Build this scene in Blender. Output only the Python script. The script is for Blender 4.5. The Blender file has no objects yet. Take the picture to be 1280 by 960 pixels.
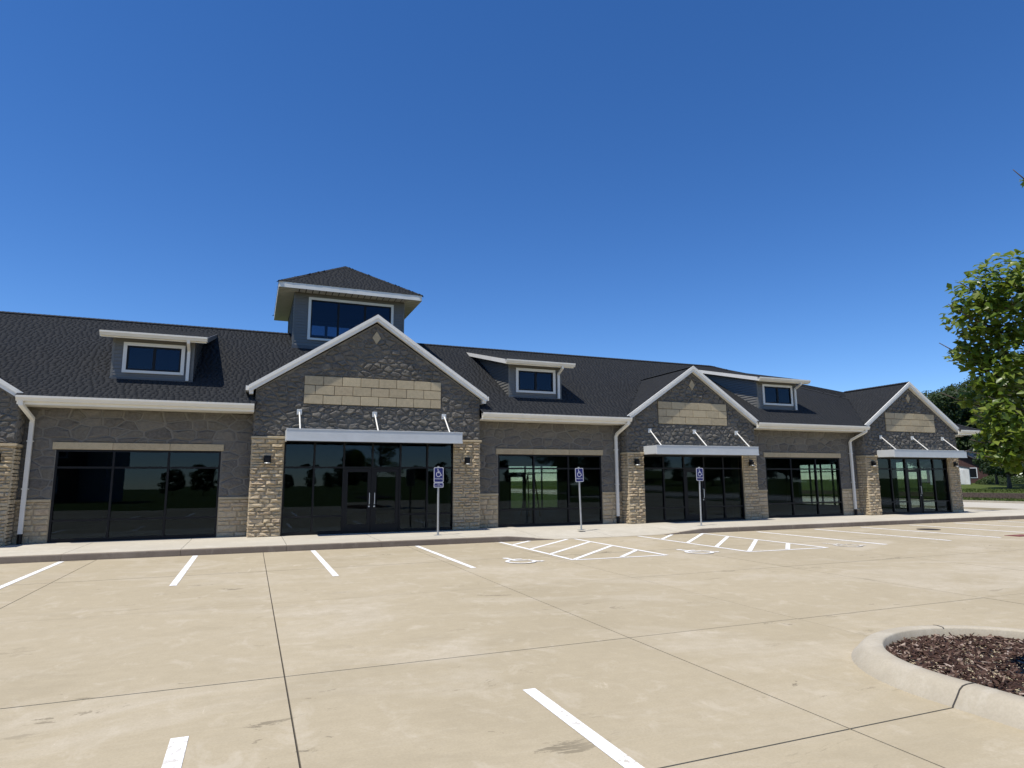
import bpy, math, random
import numpy as np
from mathutils import Vector, Matrix
random.seed(7); RNG = np.random.default_rng(7)
R = math.radians
scene = bpy.context.scene
col = scene.collection

# ------------------------------------------------------------------ camera
F_PX, YAW, PITCH, ROLL = 795.62, 0.38602, 0.15046, -0.00543
CAM = Vector((-2.4195, -21.3143, 1.7729))
fwd = Vector((math.sin(YAW)*math.cos(PITCH), math.cos(YAW)*math.cos(PITCH), math.sin(PITCH)))
r0 = Vector((math.cos(YAW), -math.sin(YAW), 0)); u0 = r0.cross(fwd)
rt = r0*math.cos(ROLL) + u0*math.sin(ROLL); up = u0*math.cos(ROLL) - r0*math.sin(ROLL)
cd = bpy.data.cameras.new('camera'); cam = bpy.data.objects.new('camera', cd); col.objects.link(cam)
cd.sensor_fit = 'HORIZONTAL'; cd.sensor_width = 36; cd.lens = F_PX/1280*36
cd.clip_start = 0.05; cd.clip_end = 3000
M3 = Matrix((rt, up, -fwd)).transposed()
cam.matrix_world = Matrix.Translation(CAM) @ M3.to_4x4()
scene.camera = cam
def ray(px, py):
    return fwd + rt*((px-640)/F_PX) - up*((py-480)/F_PX)
def at_depth(px, py, d):            # point at a depth along the view axis
    return CAM + ray(px, py)*d

# ------------------------------------------------------------------ sky, sun, exposure
SUN_TRAVEL = Vector((0.30, 0.115, -0.80)).normalized()
to_sun = -SUN_TRAVEL
elev = math.asin(to_sun.z); azim = math.atan2(to_sun.x, to_sun.y)
w = bpy.data.worlds.new('World'); scene.world = w; w.use_nodes = True
nt = w.node_tree; nt.nodes.clear()
sk = nt.nodes.new('ShaderNodeTexSky'); sk.sky_type = 'NISHITA'; sk.sun_disc = False
sk.sun_elevation = elev; sk.sun_rotation = azim % (2*math.pi)
sk.altitude = 900; sk.air_density = 0.85; sk.dust_density = 0.0; sk.ozone_density = 4.0
bg = nt.nodes.new('ShaderNodeBackground'); bg.inputs['Strength'].default_value = 0.128
wo = nt.nodes.new('ShaderNodeOutputWorld')
hs = nt.nodes.new('ShaderNodeHueSaturation'); hs.inputs['Saturation'].default_value = 1.24; hs.inputs['Hue'].default_value = .507; nt.links.new(sk.outputs[0], hs.inputs['Color']); nt.links.new(hs.outputs[0], bg.inputs[0]); nt.links.new(bg.outputs[0], wo.inputs[0])
sl = bpy.data.lights.new('sun', 'SUN'); sl.energy = 4.2; sl.angle = R(0.53); sl.color = (1.0, 0.95, 0.87)
so = bpy.data.objects.new('sun', sl); col.objects.link(so); so.location = (-20, -20, 60)
so.rotation_euler = SUN_TRAVEL.to_track_quat('-Z', 'Y').to_euler()
vs = scene.view_settings; vs.view_transform = 'Standard'; vs.look = 'None'; vs.exposure = 0.33; vs.gamma = 1.0; vs.use_curve_mapping = False
scene.cycles.max_bounces = 8; scene.cycles.transparent_max_bounces = 16; scene.cycles.glossy_bounces = 4
scene.cycles.caustics_reflective = False; scene.cycles.caustics_refractive = False

# ------------------------------------------------------------------ materials
MATS = {}
class NT:
    def __init__(s, name):
        s.m = bpy.data.materials.new(name); s.m.use_nodes = True; s.t = s.m.node_tree; s.t.nodes.clear()
        s.out = s.n('ShaderNodeOutputMaterial'); MATS[name] = s.m
    def n(s, typ, **kw):
        nd = s.t.nodes.new(typ)
        for k, v in kw.items(): setattr(nd, k, v)
        return nd
    def l(s, a, b): s.t.links.new(a, b)
    def pos(s, scale=(1, 1, 1)):
        g = s.n('ShaderNodeNewGeometry'); m = s.n('ShaderNodeMapping'); s.l(g.outputs['Position'], m.inputs[0]); m.inputs['Scale'].default_value = scale
        return m.outputs[0]
    def noise(s, vec, scale, detail=4, rough=.55, dist=0):
        nd = s.n('ShaderNodeTexNoise'); s.l(vec, nd.inputs['Vector']); nd.inputs['Scale'].default_value = scale
        nd.inputs['Detail'].default_value = detail; nd.inputs['Roughness'].default_value = rough; nd.inputs['Distortion'].default_value = dist
        return nd.outputs['Fac']
    def ramp(s, fac, stops):
        nd = s.n('ShaderNodeValToRGB'); s.l(fac, nd.inputs[0]); e = nd.color_ramp.elements
        while len(e) < len(stops): e.new(.5)
        for el, (p, c) in zip(e, stops): el.position = p; el.color = (c, c, c, 1) if isinstance(c, (int, float)) else (*c, 1)
        return nd.outputs[0]
    def mix(s, fac, a, b, mode='MIX'):
        nd = s.n('ShaderNodeMix', data_type='RGBA', blend_type=mode)
        for i, v in ((0, fac), (6, a), (7, b)):
            if isinstance(v, (int, float)): nd.inputs[i].default_value = v
            elif isinstance(v, tuple): nd.inputs[i].default_value = (*v, 1)
            else: s.l(v, nd.inputs[i])
        return nd.outputs[2]
    def math(s, op, a, b=0.0):
        nd = s.n('ShaderNodeMath', operation=op)
        for i, v in enumerate((a, b)):
            if isinstance(v, (int, float)): nd.inputs[i].default_value = v
            else: s.l(v, nd.inputs[i])
        return nd.outputs[0]
    def rnd(s):                      # one number per loose piece, whether joined or an object of its own
        g = s.n('ShaderNodeNewGeometry'); o = s.n('ShaderNodeObjectInfo')
        return s.math('FRACT', s.math('ADD', g.outputs['Random Per Island'], s.math('MULTIPLY', o.outputs['Random'], 7.31)))
    def bump(s, h, strength, dist=.02, normal=None):
        b = s.n('ShaderNodeBump'); s.l(h, b.inputs['Height']); b.inputs['Strength'].default_value = strength; b.inputs['Distance'].default_value = dist
        if normal: s.l(normal, b.inputs['Normal'])
        return b.outputs[0]
    def bsdf(s, color, rough=.8, metal=0, spec=.5, normal=None, out=True):
        b = s.n('ShaderNodeBsdfPrincipled')
        for k, v in (('Base Color', color), ('Roughness', rough), ('Metallic', metal), ('Specular IOR Level', spec)):
            if isinstance(v, (int, float)): b.inputs[k].default_value = v
            elif isinstance(v, tuple): b.inputs[k].default_value = (*v, 1)
            else: s.l(v, b.inputs[k])
        if normal: s.l(normal, b.inputs['Normal'])
        if out: s.l(b.outputs[0], s.out.inputs[0])
        return b.outputs[0]

def mat_plain(name, c, rough=.6, metal=0, spec=.5, nscale=8, var=.12, bump=.05):
    t = NT(name); p = t.pos(); f = t.noise(p, nscale, 5)
    f2 = t.noise(p, nscale*.13, 3)
    cc = t.mix(t.ramp(f, [(.3, 0.), (.7, 1.)]), tuple(x*(1-var) for x in c), tuple(min(1, x*(1+var)) for x in c))
    cc = t.mix(t.ramp(f2, [(.35, 0.), (.65, .5)]), cc, tuple(x*(1-var) for x in c))
    t.bsdf(cc, rough, metal, spec, t.bump(f, bump, .01))
def mat_stone(name, cols, rough=.9, nscale=18, bstr=.6, bdist=.03, spec=.25):
    t = NT(name); p = t.pos(); r = t.rnd()
    c = t.ramp(r, [(i/(len(cols)-1), k) for i, k in enumerate(cols)])
    f = t.noise(p, nscale, 6, .6); g = t.noise(p, nscale*3.5, 4)
    c = t.mix(t.ramp(f, [(.3, .0), (.75, .55)]), c, tuple(x*1.55 for x in cols[-1]))
    c = t.mix(t.ramp(g, [(.5, .0), (.8, .35)]), c, tuple(x*.45 for x in cols[0]))
    h = t.mix(.35, f, g)
    t.bsdf(c, rough, 0, spec, t.bump(h, bstr, bdist))

# concrete of the lot: blotches, broom streaks, scuffs, small dark marks
def mat_concrete(name, base, dark, pale, stain=.6, slabvar=.12, marks=True):
    t = NT(name); p = t.pos(); o = t.n('ShaderNodeObjectInfo')
    c = t.mix(t.ramp(t.noise(p, .16, 5, .6, .6), [(.38, 0.), (.66, 1.)]), base, dark)
    c = t.mix(t.math('MULTIPLY', t.ramp(t.noise(t.pos((.55, .85, 1)), .55, 7, .66, .9), [(.50, 0.), (.64, 1.)]), stain), c, pale)
    c = t.mix(t.math('MULTIPLY', t.ramp(t.noise(t.pos((.7, 1.2, 1)), .8, 8, .7, .6), [(.53, 0.), (.70, 1.)]), .45), c, tuple(x*.84 for x in dark))
    c = t.mix(t.ramp(t.noise(p, 55, 3, .7), [(.35, .22), (.6, .0)]), c, tuple(x*.6 for x in dark))
    c = t.mix(t.ramp(t.noise(t.pos((.06, 1, 1)), 22, 3, .6), [(.5, 0.), (.75, .16)]), c, pale)
    if marks:
        m1 = t.ramp(t.noise(t.pos((1, 2.2, 1)), 1.15, 9, .72, .6), [(.612, 0.), (.63, .8)])
        c = t.mix(t.math('MULTIPLY', m1, t.ramp(t.noise(p, .35, 2), [(.45, 0.), (.6, 1.)])), c, tuple(x*.42 for x in dark))
        m2 = t.ramp(t.noise(t.pos((1.5, .5, 1)), .9, 8, .75, 1.5), [(.655, 0.), (.69, .5)])
        c = t.mix(m2, c, tuple(min(.8, x*1.25) for x in pale))
    c = t.mix(t.ramp(t.noise(p, 5.5, 8, .75), [(.42, .0), (.62, .30)]), c, tuple(x*.86 for x in dark))
    c = t.mix(t.ramp(t.noise(t.pos((1.2, .9, 1)), 2.2, 9, .72, .5), [(.54, .0), (.66, .45)]), c, pale)
    if slabvar:
        c = t.mix(t.math('MULTIPLY', o.outputs['Random'], slabvar), c, tuple(x*.72 for x in dark))
    h = t.noise(p, 90, 4, .6)
    t.bsdf(c, .88, 0, .25, t.bump(h, .25, .004))
mat_concrete('lot_concrete', (.445, .377, .256), (.385, .324, .214), (.525, .462, .352))
mat_concrete('walk_concrete', (.54, .495, .400), (.47, .43, .345), (.60, .565, .48), .4, .16, False)
mat_concrete('kerb_concrete', (.48, .425, .32), (.40, .35, .262), (.55, .505, .41), .8, .1, False)
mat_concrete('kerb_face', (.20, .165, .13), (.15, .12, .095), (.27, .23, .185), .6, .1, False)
mat_plain('joint_dark', (.05, .045, .04), .95, nscale=30)
# worn white marking paint
t = NT('marking_paint'); p = t.pos()
wear = t.ramp(t.noise(t.pos((1, 1, 1)), 14, 8, .75, .4), [(.54, 0.), (.57, 1.)])
wear = t.math('MULTIPLY', wear, t.ramp(t.noise(p, 1.3, 3), [(.42, 0.), (.6, 1.)]))
t.bsdf(t.mix(wear, t.mix(t.noise(p, 3, 5), (.84, .84, .82), (.77, .76, .73)), (.45, .40, .32)), .7, 0, .3, t.bump(t.noise(p, 90, 3), .15, .003))
t = NT('faded_paint'); p = t.pos()
wear = t.ramp(t.noise(p, 9, 8, .75, .4), [(.46, 0.), (.52, 1.)])
t.bsdf(t.mix(wear, (.70, .69, .65), (.46, .405, .315)), .8, 0, .25)

mat_stone('fieldstone', [(.085, .078, .069), (.105, .097, .086), (.128, .117, .100), (.112, .103, .083), (.150, .138, .118)], bstr=.9, bdist=.035, nscale=14)
mat_plain('dark_mortar', (.185, .172, .148), .95, nscale=25, bump=.4)
mat_stone('limestone', [(.33, .262, .165), (.38, .305, .195), (.44, .36, .238), (.38, .288, .192), (.48, .395, .265)], bstr=.9, bdist=.03, nscale=13)
mat_plain('tan_mortar', (.33, .272, .18), .95, nscale=25, bump=.4)
mat_stone('cast_stone', [(.34, .280, .180), (.40, .335, .22), (.46, .385, .25), (.37, .30, .195)], bstr=.2, bdist=.01, nscale=9)
mat_plain('panel_joint', (.10, .085, .06), .95, nscale=20)
mat_plain('white_trim', (.80, .775, .70), .45, nscale=2.5, var=.06, bump=.03)
mat_plain('cream_gutter', (.76, .72, .62), .4, nscale=2.5, var=.06, bump=.03)
mat_plain('soffit_tan', (.72, .69, .60), .6, nscale=3, var=.08)
mat_plain('dark_metal', (.007, .007, .008), .45, 0, .25, nscale=6, var=.2, bump=.02)
mat_plain('canopy_silver', (.58, .595, .585), .42, .1, .5, nscale=3, var=.05, bump=.03)
mat_plain('steel', (.62, .63, .62), .35, .55, nscale=10, var=.1)
mat_plain('galvanised', (.42, .43, .42), .5, .5, nscale=25, var=.15)
mat_plain('flashing', (.10, .105, .11), .5, .2, nscale=8)
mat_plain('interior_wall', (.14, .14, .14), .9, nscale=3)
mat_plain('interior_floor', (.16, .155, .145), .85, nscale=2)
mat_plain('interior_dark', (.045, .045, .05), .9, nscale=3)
mat_plain('sign_blue', (.008, .012, .13), .45, nscale=20, var=.08)
mat_plain('sign_white', (.60, .59, .62), .5, nscale=20, var=.05)
mat_plain('iron', (.055, .045, .04), .7, .3, nscale=30, var=.3, bump=.3)
mat_plain('red_paint', (.22, .075, .055), .7, nscale=20, var=.3)
mat_plain('ladder_fibre', (.16, .10, .03), .6, nscale=10)
mat_plain('house_white', (.72, .72, .70), .7, nscale=2)
mat_plain('house_brick', (.075, .034, .028), .9, nscale=6, var=.25)
mat_plain('house_roof', (.075, .07, .07), .95, nscale=8, var=.3)
mat_plain('house_siding', (.34, .33, .31), .8, nscale=3)
mat_plain('retaining_block', (.115, .080, .060), .95, nscale=7, var=.35, bump=.5)
# siding with a slight sheen
t = NT('siding'); p = t.pos()
t.bsdf(t.mix(t.noise(p, 3, 4), (.150, .146, .130), (.180, .174, .154)), .42, 0, .5, t.bump(t.noise(t.pos((1, 1, 6)), 8, 3), .08, .004))
# shingles
t = NT('shingle'); p = t.pos(); r = t.rnd()
c = t.ramp(r, [(0., (.0235, .0255, .0280)), (.4, (.0265, .0285, .0310)), (.8, (.0290, .0308, .0330)), (1., (.0335, .0345, .0360))])
c = t.mix(t.ramp(t.noise(p, 160, 2, .7), [(.4, .0), (.7, .4)]), c, (.050, .051, .052))
c = t.mix(t.ramp(t.noise(p, .5, 3), [(.4, 0.), (.7, .3)]), c, (.034, .034, .034))
t.bsdf(c, .95, 0, .15, t.bump(t.noise(p, 220, 2), .12, .003))
# glass: dark tint plus Fresnel reflection
def mat_glass(name, tint, base=.055):
    t = NT(name); g = t.n('ShaderNodeNewGeometry'); d = t.n('ShaderNodeVectorMath', operation='DOT_PRODUCT')
    t.l(g.outputs['Incoming'], d.inputs[0]); t.l(g.outputs['Normal'], d.inputs[1])
    k = t.math('POWER', t.math('SUBTRACT', 1.0, t.math('ABSOLUTE', d.outputs['Value'])), 5.0)
    fr = t.math('ADD', t.math('MULTIPLY', k, .9), base)
    tr = t.n('ShaderNodeBsdfTransparent'); tr.inputs[0].default_value = (*tint, 1)
    gl = t.n('ShaderNodeBsdfGlossy'); gl.inputs['Roughness'].default_value = 0.0; gl.inputs[0].default_value = (.62, .78, 1, 1)
    mx = t.n('ShaderNodeMixShader'); t.l(fr, mx.inputs[0]); t.l(tr.outputs[0], mx.inputs[1]); t.l(gl.outputs[0], mx.inputs[2]); t.l(mx.outputs[0], t.out.inputs[0])
mat_glass('shop_glass', (.50, .55, .53), .026)
mat_glass('rear_glass', (.86, .90, .87), .03)
mat_glass('upper_glass', (.50, .56, .62), .030)
# foliage
def mat_leaf(name, cols, trans=.35, rough=.45, spec=.5):
    t = NT(name); r = t.rnd(); c = t.ramp(r, [(i/(len(cols)-1), k) for i, k in enumerate(cols)])
    b = t.bsdf(c, rough, 0, spec, out=False)
    tl = t.n('ShaderNodeBsdfTranslucent'); t.l(t.mix(.5, c, (.18, .26, .02)), tl.inputs[0])
    mx = t.n('ShaderNodeMixShader'); mx.inputs[0].default_value = trans
    t.l(b, mx.inputs[1]); t.l(tl.outputs[0], mx.inputs[2]); t.l(mx.outputs[0], t.out.inputs[0])
mat_leaf('leaf_near', [(.06, .105, .012), (.115, .18, .018), (.17, .235, .026), (.24, .285, .06)], .45, .36)
mat_leaf('leaf_far', [(.022, .042, .012), (.035, .062, .015), (.05, .08, .018)], .25, .6, .3)
mat_leaf('leaf_dark', [(.016, .032, .012), (.026, .046, .014), (.036, .06, .018)], .2, .6, .3)
mat_plain('bark', (.10, .08, .062), .95, nscale=18, var=.4, bump=.7)
t = NT('mulch'); r = t.rnd()
c = t.ramp(r, [(0., (.022, .012, .009)), (.45, (.055, .028, .020)), (.8, (.10, .058, .042)), (.93, (.24, .17, .13)), (1., (.42, .34, .28))])
t.bsdf(c, .9, 0, .25)
mat_plain('mulch_base', (.035, .02, .015), .95, nscale=30, var=.4, bump=1.)
t = NT('grass'); p = t.pos()
c = t.mix(t.noise(p, .25, 5), (.055, .085, .018), (.105, .125, .03)); c = t.mix(t.ramp(t.noise(p, 6, 5, .7), [(.4, 0.), (.7, .6)]), c, (.03, .05, .012))
t.bsdf(c, .95, 0, .15, t.bump(t.noise(p, 25, 4), .8, .08))
mat_leaf('grass_blade', [(.05, .075, .016), (.075, .105, .022), (.11, .13, .035)], .25, .7, .2)

# ------------------------------------------------------------------ mesh helpers
class MB:
    def __init__(s): s.v = []; s.f = []
    def add(s, vs, fs):
        k = len(s.v); s.v += [tuple(p) for p in vs]; s.f += [tuple(i+k for i in f) for f in fs]; return s
    def box(s, x0, x1, y0, y1, z0, z1):
        return s.add([(x0, y0, z0), (x1, y0, z0), (x1, y1, z0), (x0, y1, z0), (x0, y0, z1), (x1, y0, z1), (x1, y1, z1), (x0, y1, z1)],
                     [(0, 3, 2, 1), (4, 5, 6, 7), (0, 1, 5, 4), (1, 2, 6, 5), (2, 3, 7, 6), (3, 0, 4, 7)])
    def prism(s, pts, d):            # polygon (3d points) swept by vector d
        n = len(pts); d = Vector(d); a = [Vector(p) for p in pts]
        return s.add(a + [p+d for p in a], [tuple(range(n-1, -1, -1)), tuple(range(n, 2*n))] + [(i, (i+1) % n, n+(i+1) % n, n+i) for i in range(n)])
    def bar(s, a, b, wdt, hgt, upv=(0, 0, 1)):
        a, b = Vector(a), Vector(b); d = (b-a).normalized(); sd = d.cross(Vector(upv))
        if sd.length < 1e-4: sd = d.cross(Vector((1, 0, 0)))
        sd.normalize(); u = sd.cross(d)
        q = [sd*sx*wdt/2 + u*sy*hgt/2 for sx, sy in ((-1, -1), (1, -1), (1, 1), (-1, 1))]
        return s.prism([a+k for k in q], b-a)
    def tube(s, pts, rad, n=8):
        pts = [Vector(p) for p in pts]; rings = []
        for i, p in enumerate(pts):
            d = (pts[min(i+1, len(pts)-1)] - pts[max(i-1, 0)]).normalized()
            a = d.cross(Vector((0, 0, 1)) if abs(d.z) < .95 else Vector((1, 0, 0))).normalized(); b = a.cross(d)
            r = rad[i] if isinstance(rad, (list, tuple)) else rad
            rings.append([p + (a*math.cos(2*math.pi*k/n) + b*math.sin(2*math.pi*k/n))*r for k in range(n)])
        vs = [q for rg in rings for q in rg]; fs = []
        for i in range(len(pts)-1):
            for k in range(n): fs.append((i*n+k, i*n+(k+1) % n, (i+1)*n+(k+1) % n, (i+1)*n+k))
        fs += [tuple(range(n-1, -1, -1)), tuple((len(pts)-1)*n+k for k in range(n))]
        return s.add(vs, fs)
    def build(s, name, mat, parent=None, smooth=False, loc=None):
        me = bpy.data.meshes.new(name); me.from_pydata(s.v, [], s.f); me.materials.append(MATS[mat])
        if smooth: me.shade_smooth()
        return put(name, me, parent, loc)
def put(name, me, parent=None, loc=None):
    o = bpy.data.objects.new(name, me); col.objects.link(o)
    if parent: o.parent = parent
    if loc is not None: o.location = loc
    return o
def bevel(o, wd=.01, seg=2):
    m = o.modifiers.new('bevel', 'BEVEL'); m.width = wd; m.segments = seg; m.limit_method = 'ANGLE'; m.angle_limit = R(40); return o
def tag(o, label=None, cat=None, group=None, kind=None):
    for k, v in (('label', label), ('category', cat), ('group', group), ('kind', kind)):
        if v: o[k] = v
    return o
def empty(name, loc=(0, 0, 0), parent=None):
    o = bpy.data.objects.new(name, None); col.objects.link(o); o.location = loc; o.empty_display_size = .3
    if parent: o.parent = parent
    return o
def raw_mesh(name, V, Fq, mat, parent=None, kind=None):          # numpy quads
    me = bpy.data.meshes.new(name); V = np.asarray(V, np.float32); Fq = np.asarray(Fq, np.int32); k = Fq.shape[1]
    me.vertices.add(len(V)); me.vertices.foreach_set('co', V.ravel())
    me.loops.add(Fq.size); me.loops.foreach_set('vertex_index', Fq.ravel())
    me.polygons.add(len(Fq)); me.polygons.foreach_set('loop_start', np.arange(0, Fq.size, k, dtype=np.int32))
    me.update(calc_edges=True); me.validate(); me.materials.append(MATS[mat])
    o = put(name, me, parent)
    if kind: o['kind'] = kind
    return o

# ------------------------------------------------------------------ ground, lot, sidewalk
WALK_Z, KERB_Y = .15, -3.53
# ground sheet with a berm rising on the right beyond the drive
def berm(x, y):
    return -.03 if x < 58.9 else .42 + .6*max(0, min(1, (x-59)/24))**.8
gx = [-600, -300, -150, -80, -40, 0, 30, 40] + [42, 46, 50, 54, 58.85, 58.95] + [60+2*i for i in range(30)] + [140, 200, 300, 600]
gy = [-600, -300, -150, -80, -40, -20, 0, 20, 40, 60, 80, 120, 200, 300, 600]
V = [(x, y, berm(x, y)) for y in gy for x in gx]; nx = len(gx)
Fq = [(j*nx+i, j*nx+i+1, (j+1)*nx+i+1, (j+1)*nx+i) for j in range(len(gy)-1) for i in range(nx-1)]
g = MB().add(V, Fq).build('ground', 'grass', smooth=True); tag(g, kind='structure')
lot = MB().box(-60, 33.6, -31, KERB_Y+.02, -.5, -.018).build('parking_lot', 'joint_dark'); tag(lot, kind='structure')
xs = [-5.65-3.66*k for k in range(8, 0, -1)] + [-5.65, -2.04, 1.65, 4.17] + [4.17+3.66*k for k in range(1, 9)]
ys = [-30.9, -26.4, -22, -17.70, -14.79, -10.95, -7.25, KERB_Y-.01]
ISL_C, ISL_R = (4.3, -17.5), 1.6
gap = .007
for i in range(len(xs)-1):
    for j in range(len(ys)-1):
        mb = MB(); x0, x1, y0, y1 = xs[i]+gap, xs[i+1]-gap, ys[j]+gap, ys[j+1]-gap
        dz = random.uniform(-.0015, .0015)
        mb.box(x0, x1, y0, y1, -.12, dz); mb.build('concrete_slab', 'lot_concrete', lot)
def stripe(name, pts, z=.005, mat='marking_paint'):
    return MB().add([(x, y, z) for x, y in pts], [tuple(range(len(pts)))]).build(name, mat, lot)
def line_xy(a, b, wd):
    a, b = Vector(a), Vector(b); d = (b-a).normalized(); n = Vector((-d.y, d.x))*wd/2
    return [tuple(a-n), tuple(b-n), tuple(b+n), tuple(a+n)]
for X in (-14.55, -11.8, -9.06, -6.32, -3.58, -.835, 1.91): stripe('parking_stripe', line_xy((X, -8.53), (X, -3.62), .115))
for X in (13.65, 16.25, 18.5, 21.1, 23.7, 26.4, 29.1): stripe('parking_stripe', line_xy((X, -8.7), (X, -3.9), .14))
for X in (-8.27, -5.53, -2.79, -.12): stripe('parking_stripe', line_xy((X, -21.5), (X, -16.0), .115))
def aisle(x0, x1, yb, yt, k):
    h = .11; mb = MB(); z = .005+.0004*k
    def q(pts): mb.add([(x, y, z) for x, y in pts], [(0, 1, 2, 3)])
    q(line_xy((x0, yb), (x0, yt), h)); q(line_xy((x1, yb-.1), (x1, yt), h)); q(line_xy((x0+h/2, yb), (x1-h/2, yb-.08), h*.8))
    y = yb+.08; sl = .98
    for i in range(7):
        a = Vector((x0+h/2, y+(i-1)*1.22)); b = Vector((x1-h/2, a.y+(x1-x0-h)*sl))
        if a.y < yb: a = Vector((a.x+(yb+.06-a.y)/sl, yb+.06))
        if b.y > yt: b = Vector((b.x-(b.y-yt)/sl, yt))
        if b.x-a.x > .25: q(line_xy(a, b, h))
    return mb.build('hatched_aisle', 'marking_paint', lot)
aisle(4.38, 6.82, -8.2, -3.6, 0); aisle(9.08, 11.56, -8.55, -3.6, 1)
# wheelchair symbol, as strokes in a unit box
def symbol_polys():
    P = []
    def stroke(pts, wd): P.extend(line_xy(pts[i], pts[i+1], wd) for i in range(len(pts)-1))
    cx, cy = .36, .93
    P.append([(cx+.075*math.cos(a*math.pi/6), cy+.075*math.sin(a*math.pi/6)) for a in range(12)])
    stroke([(.37, .84), (.41, .47)], .10); stroke([(.39, .68), (.64, .68)], .08); stroke([(.40, .50), (.70, .50), (.84, .17), (.95, .22)], .09)
    arc = [(.44+.30*math.cos(R(a)), .30+.30*math.sin(R(a))) for a in range(118, 345, 15)]; stroke(arc, .085)
    return P
for k, (X, Y, s) in enumerate(((3.25, -7.75, 1.0), (7.95, -7.9, 1.0), (12.55, -8.25, 1.0))):
    mb = MB()
    for i, pl in enumerate(symbol_polys()): mb.add([(X+(u-.5)*s, Y+(v-.5)*s*1.1, .005+.0006*i) for u, v in pl], [tuple(range(len(pl)))])
    mb.build('wheelchair_symbol', 'marking_paint' if k < 2 else 'faded_paint', lot)

def kerb_h(X):
    def sm(t): t = max(0, min(1, t)); return t
    if X < 8.3: return WALK_Z*(1-sm((X-4.7)/1.6)) + .004
    return WALK_Z*sm((X-10.0)/1.7) + .004
walk = MB().box(-40, 36, -3.4, .3, -.4, -.02).build('sidewalk', 'joint_dark'); tag(walk, kind='structure')
X = -21.0
while X < 35.5:
    x1 = X+2.44; n, m = 6, 6; mb = MB(); V = []
    for j in range(m+1):
        for i in range(n+1):
            xx = X+.005+(x1-X-.01)*i/n; yy = -3.375+(3.38)*j/m
            h = kerb_h(xx); zz = h + (WALK_Z-h)*max(0, min(1, (yy+3.375)/1.9)); V.append((xx, yy, zz))
    Fq = [(j*(n+1)+i, j*(n+1)+i+1, (j+1)*(n+1)+i+1, (j+1)*(n+1)+i) for j in range(m) for i in range(n)]
    k = len(V); low = [(x, y, -.01) for x, y, z in V[:n+1]]; V += low
    Fq += [(k+i, k+i+1, i+1, i) for i in range(n)]
    mb.add(V, Fq); mb.build('sidewalk_slab', 'walk_concrete', walk)
    kb = MB(); pr = []
    for i in range(9):
        xx = X+.004+(x1-X-.008)*i/8; h = kerb_h(xx)
        pr.append([(xx, KERB_Y-.02, -.05), (xx, KERB_Y-.012, max(.006, h*.25)), (xx, KERB_Y, h*.85), (xx, KERB_Y+.02, h), (xx, -3.38, h), (xx, -3.38, -.05)])
    nn = 6; kb.add([p for a in pr for p in a], [(i*nn+q, (i+1)*nn+q, (i+1)*nn+q+1, i*nn+q+1) for i in range(8) for q in range(nn-1)] + [tuple(range(nn)), tuple(8*nn+q for q in range(nn-1, -1, -1))])
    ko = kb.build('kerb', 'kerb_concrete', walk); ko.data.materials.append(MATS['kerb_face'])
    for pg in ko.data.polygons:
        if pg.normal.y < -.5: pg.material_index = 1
    X = x1

# side drive on the right, running away beside the building
drv = MB().box(38.2, 47.5, -60, 160, -.4, -.004).build('driveway', 'walk_concrete'); tag(drv, kind='structure')
pth = MB().box(33.62, 35.6, -3.3, 160, -.4, .01).build('path', 'walk_concrete'); tag(pth, kind='structure')
for x0 in (35.62, 47.52): MB().box(x0, x0+.16, -60, 160, -.2, .13).build('kerb', 'kerb_concrete', drv)
# low retaining wall of courses of block on the berm
rw = empty('retaining_wall', (58.75, 10, -.1)); tag(rw, 'low brown block retaining wall across the grassy bank beyond the driveway', 'wall')
bm_ = MB().box(-.16, .16, -.24, .24, 0, .165); me_b = None
y0 = -16.0
for c_ in range(3):
    y = y0 + (c_ % 2)*.24
    while y < 31:
        if me_b is None:
            o = bm_.build('block', 'retaining_block', rw); bevel(o, .03, 1); me_b = o.data
        else:
            if len(rw.children) > 290: break
            o = put('block', me_b, rw)
        o.location = (.05*c_+random.uniform(-.02, .02), y, .05+c_*.17); y += .5
    if c_ == 0: pass

# ------------------------------------------------------------------ island with mulch
isl = empty('traffic_island', (4.3, -19.5, 0)); tag(isl, kind='structure')
def isl_outline(r, n=28, yend=-24.5):
    pts = [(ISL_C[0]-r, yend)] + [(ISL_C[0]-r, -17.70-1.3*k) for k in range(5, -1, -1)]
    pts += [(ISL_C[0]+r*math.cos(math.pi-math.pi*i/n), ISL_C[1]+r*math.sin(math.pi-math.pi*i/n)) for i in range(n+1)]
    pts += [(ISL_C[0]+r, -17.70-1.3*k) for k in range(0, 6)] + [(ISL_C[0]+r, yend)]
    return pts
prof = [(1.56, -.02), (1.545, .012), (1.50, .06), (1.45, .120), (1.41, .143), (1.36, .15), (1.27, .15), (1.255, .135), (1.25, -.02)]
rings = [isl_outline(r) for r, z in prof]; N_ = len(rings[0])
def isl_piece(i0, i1):
    mb = MB(); V = []; w_ = len(prof)
    for i in range(i0, i1+1):
        for k, (r, z) in enumerate(prof):
            x, y = rings[k][i]
            V.append((x-4.3, y+19.5, z))
    n = i1-i0; mb.add(V, [(i*w_+k, i*w_+k+1, (i+1)*w_+k+1, (i+1)*w_+k) for i in range(n) for k in range(w_-1)])
    return mb.build('kerb', 'kerb_concrete', isl, smooth=True)
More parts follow.
